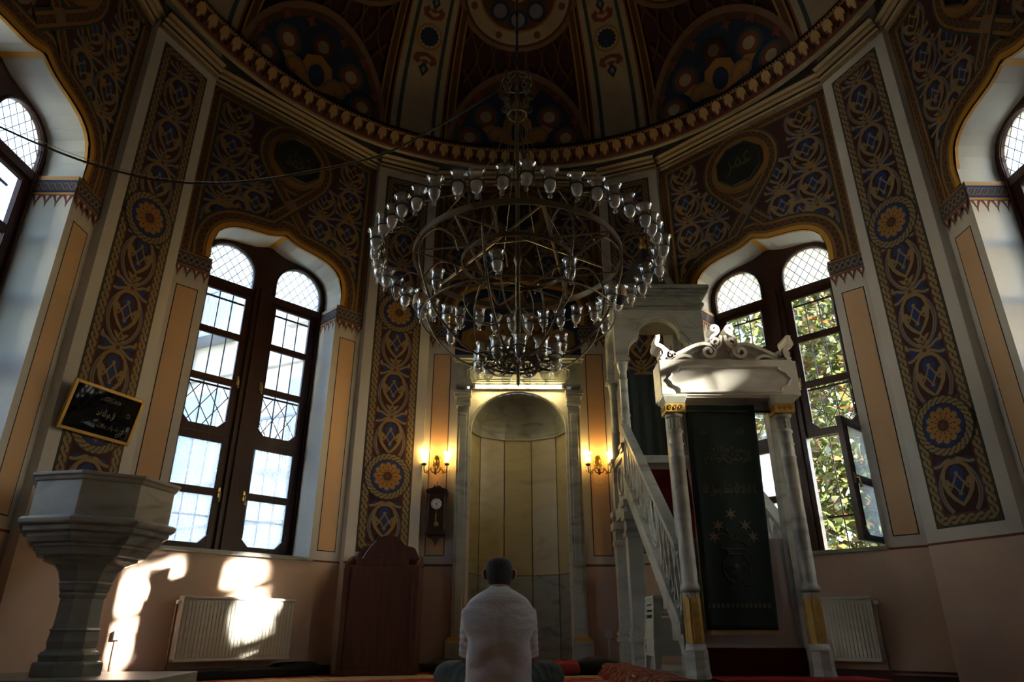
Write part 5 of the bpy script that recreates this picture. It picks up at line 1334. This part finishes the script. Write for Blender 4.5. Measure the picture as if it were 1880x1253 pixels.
# ------------------------------------------------------------------ cushions and cloths along the wall
dark_cloth = mat('black_cloth', (.010, .010, .010), .9, var=.3, scale=12); red_cloth = mat('red_cloth', (.24, .012, .012), .85, var=.3, scale=10)
def cushion(loc, sx, sy, h, mt, lab, seed, cat='cushion', rzz=0.0, nm='floor_cushion'):
    rnd = random.Random(seed); ph = [rnd.random() * 6 for _ in range(6)]; m = MB(); nu, nv = 22, 10; rows = []
    for j in range(nv + 1):
        e = -PI / 2 + PI * j / nv; ce = abs(math.cos(e)) ** .45; se = math.copysign(abs(math.sin(e)) ** .75, math.sin(e)); row = []
        for i in range(nu):
            a = 2 * PI * i / nu; ca = math.copysign(abs(math.cos(a)) ** .45, math.cos(a)); sa = math.copysign(abs(math.sin(a)) ** .45, math.sin(a))
            w = 1 + .05 * math.sin(3 * a + ph[0]) + .04 * math.sin(5 * a + ph[1] + j)
            zz = h / 2 + h / 2 * se * (1 + .16 * math.sin(2 * a + ph[2]) + .10 * math.sin(4 * a + ph[3]) if se > 0 else 1)
            row.append((sx * ca * ce * w, sy * sa * ce * w, max(.002, zz)))
        rows.append(row)
    m.loft(rows); o = m.build(nm, mt, None, 0, loc); o.rotation_euler = (0, 0, rzz); tag(o, lab, cat); return o
cushion((.76, 7.62, 0), .25, .16, .145, dark_cloth, 'black floor cushion between prayer niche and minbar', 1)
cushion((.44, 7.50, 0), .15, .15, .13, red_cloth, 'red folded cloth on the floor right of the man', 2, 'cloth', nm='folded_cloth')
cushion((-.72, 7.82, 0), .26, .13, .125, dark_cloth, 'black floor cushion between lectern and prayer niche', 3)
cushion((-2.22, 7.45, 0), .24, .14, .115, dark_cloth, 'black floor cushion left of the wooden lectern', 4, rzz=rad(40))
m = MB(); 
rd = bpy.data.materials.new('red_fold')
bench = MB(); bench.box(-.62, .78, -.22, -.06, .0, .085); loc, rz = wall_frame(-45); o = bench.build('floor_mat_roll', dark_cloth, None, .02, loc); o.rotation_euler = (0, 0, rz); tag(o, 'long dark folded mat on the floor under the left radiator', 'mat')
# ------------------------------------------------------------------ chandelier
CX, CYY = -.075, 4.30
ch = empty('chandelier', (CX, CYY, 0)); tag(ch, 'large tiered metal chandelier with rings of glass oil-lamp cups', 'chandelier')
cup_white = mat('frosted_bulb', (.66, .62, .56), .55)
def ringpts(r, z, n=64): return [(r * math.cos(2 * PI * i / n), r * math.sin(2 * PI * i / n), z) for i in range(n)]
def hoop(r, z, h, nm, t=.006):
    m = MB(); n = 72; v = []
    for i in range(n):
        c, s = math.cos(2 * PI * i / n), math.sin(2 * PI * i / n)
        v += [((r - t) * c, (r - t) * s, z), ((r + t) * c, (r + t) * s, z), ((r + t) * c, (r + t) * s, z + h), ((r - t) * c, (r - t) * s, z + h)]
    m.add(v, [(4 * i + a, 4 * i + b, 4 * ((i + 1) % n) + b, 4 * ((i + 1) % n) + a) for i in range(n) for a, b in ((0, 1), (1, 2), (2, 3), (3, 0))]); return m.build(nm, chand_metal, ch)
hoop(.74, 2.815, .042, 'main_hoop', .007); hoop(.40, 2.80, .030, 'inner_hoop', .006)
m = MB()
for k in range(8):
    a = 2 * PI * (k + .25) / 8; b = 2 * PI * (k + 3.25) / 8
    pa = Vector((.74 * math.cos(a), .74 * math.sin(a), 2.83)); pb = Vector((.74 * math.cos(b), .74 * math.sin(b), 2.83)); m.tube([pa, pb], .010, 4, flat=(.013, .006), smooth=False)
m.build('star_bars', chand_metal, ch)
# central stem, crown and suspension
m = MB(); m.lathe([(.002, 1.88), (.012, 1.90), (.012, 2.02), (.05, 2.06), (.06, 2.12), (.03, 2.18), (.018, 2.24), (.016, 2.80), (.03, 2.84), (.016, 2.90), (.014, 4.20), (.03, 4.24), (.018, 4.30), (.016, 4.60)], 14); m.build('stem', chand_metal, ch)
m = MB()
for k in range(8):
    q = 2 * PI * k / 8; c, s = math.cos(q), math.sin(q)
    for r0, z0, R0 in ((.09, 4.52, .055), (.10, 4.36, .045), (.085, 4.22, .04)):
        m.tube([((r0 + (R0 - R0 * .6 * i / 14) * math.cos(i * .55 - 2)) * c, (r0 + (R0 - R0 * .6 * i / 14) * math.cos(i * .55 - 2)) * s, z0 + (R0 - R0 * .6 * i / 14) * math.sin(i * .55 - 2)) for i in range(15)], .0055, 5)
    m.tube(smooth_path([(.02 * c, .02 * s, 4.62), (.13 * c, .13 * s, 4.50), (.10 * c, .10 * s, 4.30), (.07 * c, .07 * s, 4.16)], 5), .006, 5)
m.tube(ringpts(.07, 4.16, 24), .008, 5, closed=True); m.tube(ringpts(.12, 4.50, 24), .006, 5, closed=True)
m.build('crown', chand_metal, ch)
m = MB(); m.tube([(0, 0, 4.60), (0, 0, 4.72)], .022, 8); m.tube([(0, 0, 4.70), (0, 0, DZ + DH - .02)], .011, 8)
for k in range(24): m.lathe([(.013, -.03), (.017, 0), (.013, .03)], 6, (0, 0, 4.85 + k * .20))
m.build('suspension_rod', iron, ch)
for k in range(8):
    q = 2 * PI * (k + .25) / 8; m = MB(); m.tube(smooth_path([(.07 * math.cos(q), .07 * math.sin(q), 4.17), (.11 * math.cos(q), .11 * math.sin(q), 3.7), (.22 * math.cos(q), .22 * math.sin(q), 3.25), (.40 * math.cos(q), .40 * math.sin(q), 2.82)] if k % 2 else [(.06 * math.cos(q), .06 * math.sin(q), 4.17), (.20 * math.cos(q), .20 * math.sin(q), 3.7), (.74 * math.cos(q), .74 * math.sin(q), 2.85)], 5), .0038, 5); m.build('suspension_wire', chand_metal, ch)
# scrolled arms
for k in range(8):
    q = 2 * PI * (k + .6) / 8; M = Matrix.Rotation(q, 4, 'Z')
    m = MB(); T = lambda pts: [tuple(M @ Vector((r, o, z))) for r, z, o in [(p[0], p[1], p[2] if len(p) > 2 else 0) for p in pts]]
    m.tube(T(smooth_path([(.06, 2.10), (.22, 2.04), (.42, 2.12), (.60, 2.30), (.70, 2.52), (.74, 2.70), (.72, 2.83), (.62, 2.93), (.50, 2.90), (.46, 2.80)], 5)), .0085, 6)
    m.tube(T(smooth_path([(.74, 2.83), (.84, 2.88), (.93, 2.84), (.985, 2.78), (.97, 2.70), (.92, 2.70)], 5)), .006, 5)
    if k % 2: m.tube(T(smooth_path([(.03, 2.45), (.16, 2.36), (.30, 2.40), (.40, 2.56), (.38, 2.70), (.28, 2.74), (.24, 2.66)], 5)), .006, 5)
    m.build('scroll_arm', chand_metal, ch)
# sagging outer rod that carries the outer cups
m = MB(); m.tube([((.985 + .012 * math.cos(8 * 2 * PI * i / 96)) * math.cos(2 * PI * i / 96), (.985 + .012 * math.cos(8 * 2 * PI * i / 96)) * math.sin(2 * PI * i / 96), 2.79 - .0 + .012 * math.cos(16 * PI * i / 96)) for i in range(96)], .0055, 6, closed=True); m.build('outer_rod', chand_metal, ch)
m = MB(); m.tube(ringpts(.665, 2.36), .006, 6, closed=True); m.build('middle_rod', chand_metal, ch)
m = MB(); m.tube(ringpts(.225, 2.06, 40), .008, 6, closed=True); m.tube(ringpts(.13, 2.05, 30), .010, 6, closed=True)
for k in range(11):
    q = 2 * PI * k / 11; c, s = math.cos(q), math.sin(q); m.tube([((.13 + (.05 - .003 * i) * math.cos(i * .6)) * c, (.13 + (.05 - .003 * i) * math.cos(i * .6)) * s, 2.05 + (.05 - .003 * i) * math.sin(i * .6)) for i in range(12)], .006, 5); m.tube([(.03 * c, .03 * s, 2.09), (.26 * c, .26 * s, 2.10)], .006, 5)
m.build('bottom_cluster', chand_metal, ch)
# glass cups: origin at the holding ring
g = MB(); g.lathe([(.001, -.100), (.012, -.097), (.015, -.086), (.010, -.076), (.012, -.068), (.026, -.055), (.034, -.030), (.037, 0), (.0385, .03), (.040, .055), (.048, .068), (.050, .072)], 18, cap=False); g.lathe([(.050, .072), (.047, .075), (.038, .060), (.036, .02)], 18, cap=False)
cup_me = g.mesh('glass_cup', cup_glass)
g = MB(); g.lathe([(.001, -.060), (.018, -.054), (.029, -.032), (.033, -.006), (.030, .002), (.001, .004)], 14); bulb_me = g.mesh('white_bulb', cup_white)
g = MB(); g.tube(ringpts(.040, 0, 18), .003, 5, closed=True); ringh_me = g.mesh('holder_ring', iron)
g = MB(); g.tube(smooth_path([(-.04, 0, 0), (-.065, 0, .01), (-.08, 0, -.02)], 4), .0028, 4); hook_me = g.mesh('holder_hook', chand_metal)
def cup(r, ang_, z, white, tilt=0.0, scl=1.0):
    x, y = r * math.cos(ang_), r * math.sin(ang_)
    o = link(cup_me, 'glass_cup', ch, 0, (x, y, z)); o.rotation_euler = (random.uniform(-.10, .10) + tilt, random.uniform(-.10, .10), ang_); o.scale = (scl,) * 3
    if white: link(bulb_me, 'white_bulb', o)
    link(ringh_me, 'holder_ring', o); link(hook_me, 'holder_hook', o)
N1 = 44
for k in range(N1):
    q = 2 * PI * (k + .3) / N1 + random.uniform(-.018, .018)
    cup(.99 + (.025 if k % 3 == 0 else 0) + random.uniform(-.01, .01), q, 2.805 + (.022 if k % 4 == 1 else 0) + random.uniform(-.01, .01), True, 0, 1.10)
for k in range(9): cup(.665, 2 * PI * (k + .45) / 9, 2.44 + random.uniform(-.015, .015), k % 3 == 0)
for k in range(11): cup(.262, 2 * PI * (k + .3) / 11, 2.06, False, 0, 1.12)
egg = mat('egg_shell', (.40, .27, .15), .4)
for ang_, rr, z in ((rad(12), .76, 2.66), (rad(166), .73, 2.60)):
    m = MB(); m.lathe([(.001, -.075), (.03, -.068), (.05, -.04), (.054, -.005), (.048, .035), (.03, .062), (.001, .072)], 18); o = m.build('ostrich_egg', egg, ch, 0, (rr * math.cos(ang_), rr * math.sin(ang_), z))
    m = MB(); m.lathe([(.001, -.095), (.022, -.085), (.040, -.062), (.0515, -.042), (.052, -.038)], 14, cap=False); m.lathe([(.008, .095), (.014, .085), (.032, .062)], 10, cap=False); m.tube([(0, 0, .09), (0, 0, .17)], .004, 5)
    for k in range(4): q = 2 * PI * k / 4; m.tube([(.053 * math.cos(q), .053 * math.sin(q), -.04), (.056 * math.cos(q), .056 * math.sin(q), 0), (.049 * math.cos(q), .049 * math.sin(q), .04), (.02 * math.cos(q), .02 * math.sin(q), .075)], .003, 4)
    m.build('egg_mount', iron, o)

# electric cable from the left wall to the chandelier
cp = [(-3.80, 3.31, 3.47), (-3.318, 3.441, 3.285), (-3.07, 3.507, 3.195), (-2.81, 3.576, 3.12), (-2.562, 3.642, 3.079), (-2.373, 3.692, 3.068), (-1.999, 3.791, 3.121), (-1.548, 3.911, 3.298), (-1.064, 4.039, 3.556), (-.695, 4.137, 3.889), (-.291, 4.244, 4.309), (-.092, 4.297, 4.60)]
cb = empty('overhead_cable', cp[0]); tag(cb, 'sagging electric cable running from the left wall up to the chandelier', 'cable')
off = Vector(cp[0])
m = MB(); m.tube([tuple(Vector(p) - off) for p in smooth_path(cp, 5)], .0065, 6); m.build('cord', mat('cable_rubber', (.03, .025, .02), .6), cb)
m = MB(); m.tube([tuple(Vector(p) - off + Vector((0, 0, .030 - .022 * (i / 55)))) for i, p in enumerate(smooth_path(cp, 5))], .0022, 5); m.build('carrier_wire', mat('steel_wire', (.4, .38, .34), .35, 1.0), cb)

# ------------------------------------------------------------------ man sitting cross-legged, seen from behind
skin = mat('skin', (.30, .15, .095), .55, var=.12, scale=20); hair_m = mat('grey_hair', (.050, .046, .044), .85, var=.4, scale=90, bump=.6)
shirt = mat('white_cotton', (.54, .53, .53), .9, var=.06, scale=3.5, bump=.5, stretch=(1.6, 1, 2.4)); trouser = mat('dark_grey_cotton', (.062, .078, .068), .9, var=.25, scale=8)
for nd in shirt.node_tree.nodes:
    if nd.type == 'BUMP': nd.inputs['Distance'].default_value = .05; nd.inputs['Strength'].default_value = .45
MXc, MYc = -.192, 4.40
man = empty('person', (MXc, MYc, 0)); man.scale = (1.0, 1.0, 1.0); tag(man, 'man in a white T-shirt sitting cross-legged on the carpet, seen from behind', 'person')
def ell_ring(c, rx, ry, n=20, tilt=0.0, p=2.0):
    out = []
    for k in range(n):
        a = 2 * PI * k / n; ca, sa = math.cos(a), math.sin(a); e = 2.0 / p
        x = rx * math.copysign(abs(ca) ** e, ca); y = ry * math.copysign(abs(sa) ** e, sa)
        out.append((c[0] + x, c[1] + y * math.cos(tilt), c[2] + y * math.sin(tilt)))
    return out
def remesh(o, vs, sm=2):
    r = o.modifiers.new('remesh', 'REMESH'); r.mode = 'VOXEL'; r.voxel_size = vs; r.use_smooth_shade = True
    s = o.modifiers.new('smooth', 'SMOOTH'); s.iterations = sm; s.factor = .5
bd = MB()
# head bowed forward a little (+y is the way he faces)
hr = [(.000, .015, .805, .012, .015), (.0, .012, .798, .045, .055), (.0, .012, .782, .066, .080), (.0, .014, .755, .077, .093), (.0, .016, .725, .080, .096), (.0, .020, .695, .078, .092), (.0, .030, .665, .070, .082), (.0, .050, .635, .058, .062), (.0, .066, .610, .040, .040), (.0, .075, .597, .015, .016)]
bd.loft([ell_ring((x, y, z), rx, ry) for x, y, z, rx, ry in hr])
bd.loft([ell_ring((0, .0, .70), .052, .055), ell_ring((0, -.004, .655), .055, .056), ell_ring((0, -.015, .615), .060, .060), ell_ring((0, -.02, .575), .085, .07), ell_ring((0, -.01, .53), .12, .08)])     # neck
bd.loft([ell_ring((0, 0, .56), .10, .06), ell_ring((0, .01, .50), .16, .09), ell_ring((0, .0, .40), .14, .09), ell_ring((0, -.02, .25), .12, .08), ell_ring((0, -.02, .10), .12, .08), ell_ring((0, -.02, .04), .11, .08)])  # trunk
bd.loft([ell_ring((0, .105, .705), .010, .012, 10), ell_ring((0, .118, .690), .014, .016, 10), ell_ring((0, .125, .675), .017, .014, 10), ell_ring((0, .11, .668), .012, .010, 10)])   # nose
for s in (-1, 1):
    bd.loft([ell_ring((s * .084, .014, .742), .007, .010, 10), ell_ring((s * .094, .006, .734), .010, .019, 10), ell_ring((s * .097, .006, .712), .010, .020, 10), ell_ring((s * .092, .010, .690), .009, .013, 10), ell_ring((s * .084, .013, .678), .006, .008, 10)])  # ear
    bd.tube(smooth_path([(s * .15, .01, .50), (s * .172, .0, .42), (s * .182, .02, .33), (s * .19, .05, .258), (s * .17, .14, .225), (s * .10, .24, .205), (s * .065, .27, .20)], 4), [.050 - .024 * min(1, i / 23) for i in range(25)], 12)
    # hand with five fingers resting in the lap
    bd.loft([[(s * (.075 - .011 * i) + dx, .262 + .018 * i + dy, .20 + dz) for dx, dy, dz in [(.030 * math.cos(q) * .9, .012 * math.cos(q), .012 * math.sin(q)) for q in [2 * PI * k / 10 for k in range(10)]]] for i in range(5)])
    for f, (ln, ox) in enumerate(((.052, -.024), (.066, -.009), (.070, .007), (.058, .022))):
        x0, y0 = s * .03 + ox, .335 - abs(ox) * .2
        bd.tube([(x0, y0 - .01, .203), (x0 - s * .004, y0 + ln * .4, .206), (x0 - s * .010, y0 + ln * .75, .198), (x0 - s * .014, y0 + ln, .186)], [.0085, .0080, .0075, .006], 8)
    bd.tube([(s * .085, .285, .20), (s * .078, .325, .212), (s * .060, .352, .212)], [.011, .010, .008], 8)
body_o = bd.build('body', skin, man); remesh(body_o, .0052, 2)
hm = MB(); rows = []
for x, y, z, rx, ry in [(0, .012, .811, .012, .015), (0, .010, .804, .046, .056), (0, .008, .788, .0695, .083), (0, .008, .760, .081, .097), (0, .009, .728, .0845, .100), (0, .009, .700, .083, .097), (0, .010, .675, .076, .088), (0, .008, .652, .066, .074), (0, .004, .640, .055, .060)]:
    rows.append([p for p in ell_ring((x, y, z), rx, ry, 28)])
# keep the back and sides only below the hairline
hm.loft(rows, cap=True)
for i, (vx, vy, vz) in enumerate(hm.v):
    if vz < .735 and vy > .03: hm.v[i] = (vx * .80, min(vy, .045), vz)
hair_o = hm.build('hair', hair_m, man); sb = hair_o.modifiers.new('sub', 'SUBSURF'); sb.levels = 1; sb.render_levels = 2
em = mat('eye_white', (.6, .58, .55), .3)
for s in (-1, 1):
    m = MB(); m.lathe([(.001, -.010), (.008, -.006), (.011, 0), (.008, .006), (.001, .010)], 10, (s * .032, .100, .712)); m.build('eye', em, man)
# T-shirt
def fold(x, z, a):
    f = 0.0
    f += 0.0114 * math.sin(34 * z + 16 * x + 1.2) * max(0, 1 - abs(z - .42) / .12) * max(0, 1 - abs(a + 1.57 - .75) / .7)
    f += 0.0104 * math.sin(30 * (z + .9 * abs(x)) + 2.0) * max(0, 1 - abs(z - .20) / .18)
    f += 0.0085 * math.sin(52 * x + 9 * z) * max(0, .30 - z) / .3
    f += 0.0076 * math.sin(24 * (z - .8 * x)) * max(0, 1 - abs(z - .33) / .10)
    f += 0.0095 * math.sin(38 * (z - .55) - 8 * abs(x)) * max(0, 1 - abs(z - .54) / .06)
    return f
tr = []
prof = [(.640, -.006, .056, .056), (.630, -.010, .068, .062), (.616, -.014, .098, .076), (.600, -.017, .134, .090), (.580, -.018, .166, .102), (.555, -.019, .192, .112), (.525, -.021, .212, .120), (.49, -.024, .222, .127), (.45, -.029, .224, .133), (.41, -.034, .212, .136), (.37, -.037, .192, .136), (.34, -.038, .183, .136), (.30, -.040, .182, .134), (.25, -.038, .184, .132), (.20, -.034, .188, .132), (.15, -.030, .194, .134), (.10, -.028, .200, .138), (.06, -.026, .205, .142)]
fine = []
for a, b in zip(prof, prof[1:]):
    for k in range(4): fine.append(tuple(p + (q - p) * k / 4 for p, q in zip(a, b)))
fine.append(prof[-1])
for z, y, rx, ry in fine:
    ring = []
    for k in range(64):
        a = 2 * PI * k / 64; ca, sa = math.cos(a), math.sin(a); e = 2 / 2.5; x0 = rx * math.copysign(abs(ca) ** e, ca); y0 = ry * math.copysign(abs(sa) ** e, sa)
        spine = .010 * math.exp(-(x0 / .025) ** 2) * (1 if sa < 0 else 0) * max(0, 1 - abs(z - .36) / .2)
        f = fold(x0, z, a); drop_ = -.012 * max(0, (abs(x0) - .05)) / .13 if z > .52 else 0
        ring.append((x0 * (1 + f * 3), y + y0 * (1 + f * 6.0) + spine, z + drop_))
    tr.append(ring)
ts = MB(); ts.loft(tr)
for s in (-1, 1):
    pth = smooth_path([(s * .13, -.008, .52), (s * .160, -.006, .485), (s * .176, -.006, .43), (s * .180, .000, .37), (s * .183, .012, .31), (s * .186, .028, .258)], 8)
    rr_ = [.040 + .012 * min(1, i / 8) - .003 * max(0, (i - 18) / 20) + .0022 * math.sin(i * 1.3) for i in range(len(pth))]
    ts.tube(pth, rr_, 20)
shirt_o = ts.build('t_shirt', shirt, man); remesh(shirt_o, .0048, 9); shirt_o['label'] = 'plain white cotton T-shirt'
m = MB(); m.box(-.030, .022, -.0945, -.0915, .584, .587); m.box(-.016, .020, -.0965, -.0935, .576, .579); o = m.build('neck_print', mat('grey_print', (.12, .12, .12), .8), shirt_o)
tm_ = MB()
for s in (-1, 1):
    pth = smooth_path([(s * .08, -.02, .10), (s * .17, .10, .12), (s * .27, .22, .14), (s * .305, .27, .135), (s * .24, .34, .10), (s * .10, .40, .07), (-s * .05, .42, .055)], 6)
    rr_ = []
    for i in range(len(pth)):
        t = i / (len(pth) - 1); rr_.append((.105 - .02 * t * 2 if t < .5 else .090 - .06 * (t - .5)) * (1 + .035 * math.sin(i * 2.3)))
    tm_.tube(pth, rr_, 22)
tm_.loft([ell_ring((0, -.02, .12), .15, .10), ell_ring((0, -.02, .08), .17, .115), ell_ring((0, -.02, .03), .175, .12), ell_ring((0, -.02, .004), .15, .11)])
for i, (x, y, z) in enumerate(tm_.v):
    w = .006 * math.sin(60 * z + 25 * abs(x) + 9 * y) + .004 * math.sin(45 * abs(x) - 30 * z); tm_.v[i] = (x + math.copysign(w, x), y, max(.004, z + w * .6))
tro = tm_.build('trousers', trouser, man); remesh(tro, .007, 1)
for s in (-1, 1):
    m = MB(); m.loft([ell_ring((-s * .10, .42, .075), .02, .030, 12), ell_ring((-s * .14, .43, .045), .045, .04, 12), ell_ring((-s * .17, .43, .03), .05, .035, 12), ell_ring((-s * .20, .43, .012), .03, .025, 12)]); o = m.build('sock', mat('dark_sock', (.03, .03, .035), .9), man)

# ------------------------------------------------------------------ outside: ground, houses at the left, trees at the right
m = MB(); m.box(-60, 60, -50, 60, -1.3, -1.0); o = m.build('ground', mat('paving', (.030, .029, .026), .9, var=.3, scale=.8)); tag(o, 'paved ground outside the prayer hall windows', 'ground', kind='structure')
pale = mat('pale_render', (.80, .78, .72), .9, var=.08, scale=.5); trimw = mat('white_trim', (.72, .72, .70), .8); dkwin = mat('window_dark_glass', (.42, .46, .50), .15); balc = mat('balcony_iron', (.34, .38, .44), .6)
def house(loc, rz, w, d, h, nwin, nfl, lab, fl=2.9):
    t = empty('neighbour_house', loc, rz); tag(t, lab, 'building')
    m = MB(); m.box(-w / 2, w / 2, 0, d, 0, h); m.build('wall', pale, t)
    m = MB()
    for k in range(nfl): m.box(-w / 2 - .05, w / 2 + .05, -.10, 0, 1.0 + fl * (k + 1) - .75, 1.0 + fl * (k + 1) - .55)
    m.box(-w / 2 - .2, w / 2 + .2, -.3, d, h, h + .25); m.build('cornice_band', trimw, t)
    for k in range(nfl):
        for i in range(nwin):
            x = -w / 2 + w * (i + .5) / nwin; z = 1.2 + fl * k
            m = MB(); m.box(x - .62, x + .62, -.06, 0, z - .1, z + 1.75); f = m.build('window', trimw, t)
            for s in (-1, 1): m = MB(); m.box(*sorted((x + s * .03, x + s * .52)), -.075, -.055, z, z + 1.62); m.build('window_glass', dkwin, f)
            m = MB(); m.box(x - .72, x + .72, -.16, 0, z - .18, z - .1); m.build('window_ledge', trimw, f)
            if (i + k) % 2 == 0:
                m = MB()
                for q in range(11): m.box(x - .7 + .14 * q - .012, x - .7 + .14 * q + .012, -.45, -.43, z - .15, z + .75)
                m.box(x - .72, x + .72, -.46, -.42, z + .75, z + .80); m.box(x - .72, x + .72, -.46, 0, z - .2, z - .14); m.build('balcony_rail', balc, t)
    m = MB(); m.tube([(w * .08, -.10, 0), (w * .08, -.10, h)], .07, 8); m.build('drainpipe', balc, t)
house((-7.4, 13.6, -1.0), rad(-25), 11.0, 4, 9.5, 4, 3, 'pale rendered house with balconies seen through the left window')
house((-11.0, 5.0, -1.0), rad(80), 9.0, 4, 6.2, 4, 2, 'lower pale house seen through the window at the left edge')

gw = empty('light_block_wall', (-6.4, 4.0, -1.0)); tag(gw, 'added unseen dark wall blocking low light outside the left-edge window', 'wall')  # unseen wall added to cut light rising to the upper right walls
m = MB(); m.box(-.2, .2, -5.5, 4.3, 0, 2.8); m.build('masonry', mat('dark_stone', (.05, .048, .042), .95, var=.4, scale=3), gw)
m = MB(); m.box(-.26, .26, -5.5, 4.3, 2.8, 2.92); m.build('coping', mat('coping_stone', (.10, .10, .09), .9), gw, .02)
leaf_m = bpy.data.materials.new('leaf'); leaf_m.use_nodes = True
def leaf_nodes(m, cols):
    n = m.node_tree.nodes; l = m.node_tree.links; n.remove(n['Principled BSDF'])
    oi = n.new('ShaderNodeNewGeometry'); cr = n.new('ShaderNodeValToRGB'); cr.color_ramp.interpolation = 'LINEAR'
    cr.color_ramp.elements[0].color = (*cols[0], 1); cr.color_ramp.elements[1].color = (*cols[-1], 1)
    for i, c in enumerate(cols[1:-1]): e = cr.color_ramp.elements.new((i + 1) / (len(cols) - 1)); e.color = (*c, 1)
    l.new(oi.outputs['Random Per Island'], cr.inputs[0])
    d = n.new('ShaderNodeBsdfDiffuse'); t = n.new('ShaderNodeBsdfTranslucent'); g = n.new('ShaderNodeBsdfGlossy'); g.inputs['Roughness'].default_value = .3
    l.new(cr.outputs[0], d.inputs[0]); l.new(cr.outputs[0], t.inputs[0]); mx = n.new('ShaderNodeMixShader'); mx.inputs[0].default_value = .45; l.new(d.outputs[0], mx.inputs[1]); l.new(t.outputs[0], mx.inputs[2])
    m2 = n.new('ShaderNodeMixShader'); m2.inputs[0].default_value = .08; l.new(mx.outputs[0], m2.inputs[1]); l.new(g.outputs[0], m2.inputs[2]); l.new(m2.outputs[0], n['Material Output'].inputs[0])
leaf_nodes(leaf_m, [(.03, .055, .015), (.09, .12, .025), (.05, .08, .02), (.17, .18, .045), (.04, .06, .025), (.20, .07, .02)])
bark = mat('bark', (.09, .065, .045), .9, var=.4, scale=8)
# the gaps in the foliage through which the sun reaches the hall
GAPS = [((-3.19, 6.58, .85), .10), ((-3.32, 6.45, .80), .09), ((-3.48, 6.29, .56), .12), ((-3.5, 6.27, .42), .08), ((-2.77, 7.0, .93), .09), ((-2.60, 7.17, .96), .08), ((-2.57, 7.04, .56), .11), ((-2.48, 7.14, .64), .09), ((-2.66, 6.94, .37), .05), ((1.32, 4.9, 2.12), .10), ((1.18, 4.9, 2.05), .08), ((1.55, 4.9, 2.12), .07), ((1.16, 4.95, 2.50), .035)]
GAPS += [((-3.05, 6.72, .93), .10), ((-3.42, 6.35, .70), .12), ((-3.46, 6.31, .25), .08), ((-3.5, 6.27, .10), .08), ((-2.68, 7.08, .80), .10), ((-2.55, 7.08, .44), .08)]
GAPS = [(Vector(p), r * (1.55 if p[0] < 0 else 1.1)) for p, r in GAPS]
def sun_gap(p):
    k = p.z / -SUN_DIR.z; fx, fy = p.x + SUN_DIR.x * k, p.y + SUN_DIR.y * k      # where the ray meets the floor
    if -3.3 < fx < -2.2 and 5.3 < fy < 6.1: return True
    for q, r in GAPS:
        d = p - q; t = d.dot(SUN_DIR)
        if (d - SUN_DIR * t).length < r: return True
    return False
def tree(loc, trunk_h, blobs, n, size, lab, seed, gaps=False):
    rnd = random.Random(seed); t = empty('leafy_tree', loc); tag(t, lab, 'tree', 'trees outside the right windows'); L = Vector(loc)
    m = MB(); m.tube([(0, 0, 0), (.05, .03, trunk_h * .5), (-.03, .05, trunk_h)], [.16, .12, .09], 10)
    for (c, r) in blobs: m.tube([(-.03, .05, trunk_h * .8), tuple(Vector(c) * .6 + Vector((0, 0, trunk_h * .35))), c], [.07, .04, .015], 6)
    m.build('trunk', bark, t)
    tot = sum(r[0] * r[1] * r[2] for _, r in blobs); v = []; f = []
    for c, r in blobs:
        k = int(n * r[0] * r[1] * r[2] / tot)
        for _ in range(k):
            while True:
                q = Vector((rnd.uniform(-1, 1), rnd.uniform(-1, 1), rnd.uniform(-1, 1)))
                if q.length < 1: break
            p = Vector(c) + Vector((q.x * r[0], q.y * r[1], q.z * r[2]))
            if gaps and sun_gap(p + L): continue
            a = Vector((rnd.gauss(0, 1), rnd.gauss(0, 1), rnd.gauss(0, .6) - .3)).normalized(); b = a.cross(Vector((rnd.gauss(0, 1), rnd.gauss(0, 1), rnd.gauss(0, 1)))).normalized(); s = size * rnd.uniform(.6, 1.3); o = len(v)
            v += [tuple(p), tuple(p + a * s * .45 + b * s * .24), tuple(p + a * s), tuple(p + a * s * .45 - b * s * .24)]; f.append((o, o + 1, o + 2, o + 3))
    me = bpy.data.meshes.new('foliage'); me.from_pydata(v, [], f); me.materials.append(leaf_m); o = link(me, 'foliage', t); o['kind'] = 'stuff'
tree((4.9, 9.6, -1.0), 2.6, [((0, 0, 4.3), (1.5, 1.0, 1.5)), ((.9, .1, 2.9), (1.4, .9, 1.2)), ((-.7, .2, 2.8), (1.1, .9, 1.1)), ((.3, -.1, 5.7), (1.5, 1.0, 1.1)), ((.4, 0, 7.3), (1.9, 1.0, 1.3))], 17000, .15, 'broad leafy tree with yellowing leaves right outside the right window', 3)
tree((7.0, 14.6, -1.0), 3.0, [((0, 0, 5.0), (2.8, 1.6, 2.4)), ((-1.9, .2, 3.4), (2.0, 1.4, 2.0)), ((1.6, .0, 3.2), (2.0, 1.4, 1.9)), ((-.6, 0, 8.0), (2.6, 1.5, 2.0))], 14000, .24, 'darker leafy tree standing farther behind the right window', 5)
tree((12.8, 1.1, -1.0), 4.6, [((0, 0, 7.4), (1.2, 1.9, 2.5)), ((.3, .8, 5.8), (1.0, 1.3, 1.5)), ((-.2, -.7, 6.0), (1.0, 1.4, 1.5)), ((.1, .2, 9.0), (1.0, 1.5, 1.3))], 25000, .20, 'tall tree standing far outside the window at the right edge', 8, True)
tree((10.6, 4.2, -1.0), 3.6, [((0, 0, 6.3), (1.2, 1.7, 2.0)), ((.2, .6, 5.0), (1.0, 1.2, 1.2)), ((0, .2, 8.2), (1.0, 1.4, 1.1))], 11000, .19, 'added unseen round-crowned tree blocking sun outside the right-hand windows', 13, True)  # out of view, added to keep stray sun off niche and canopy
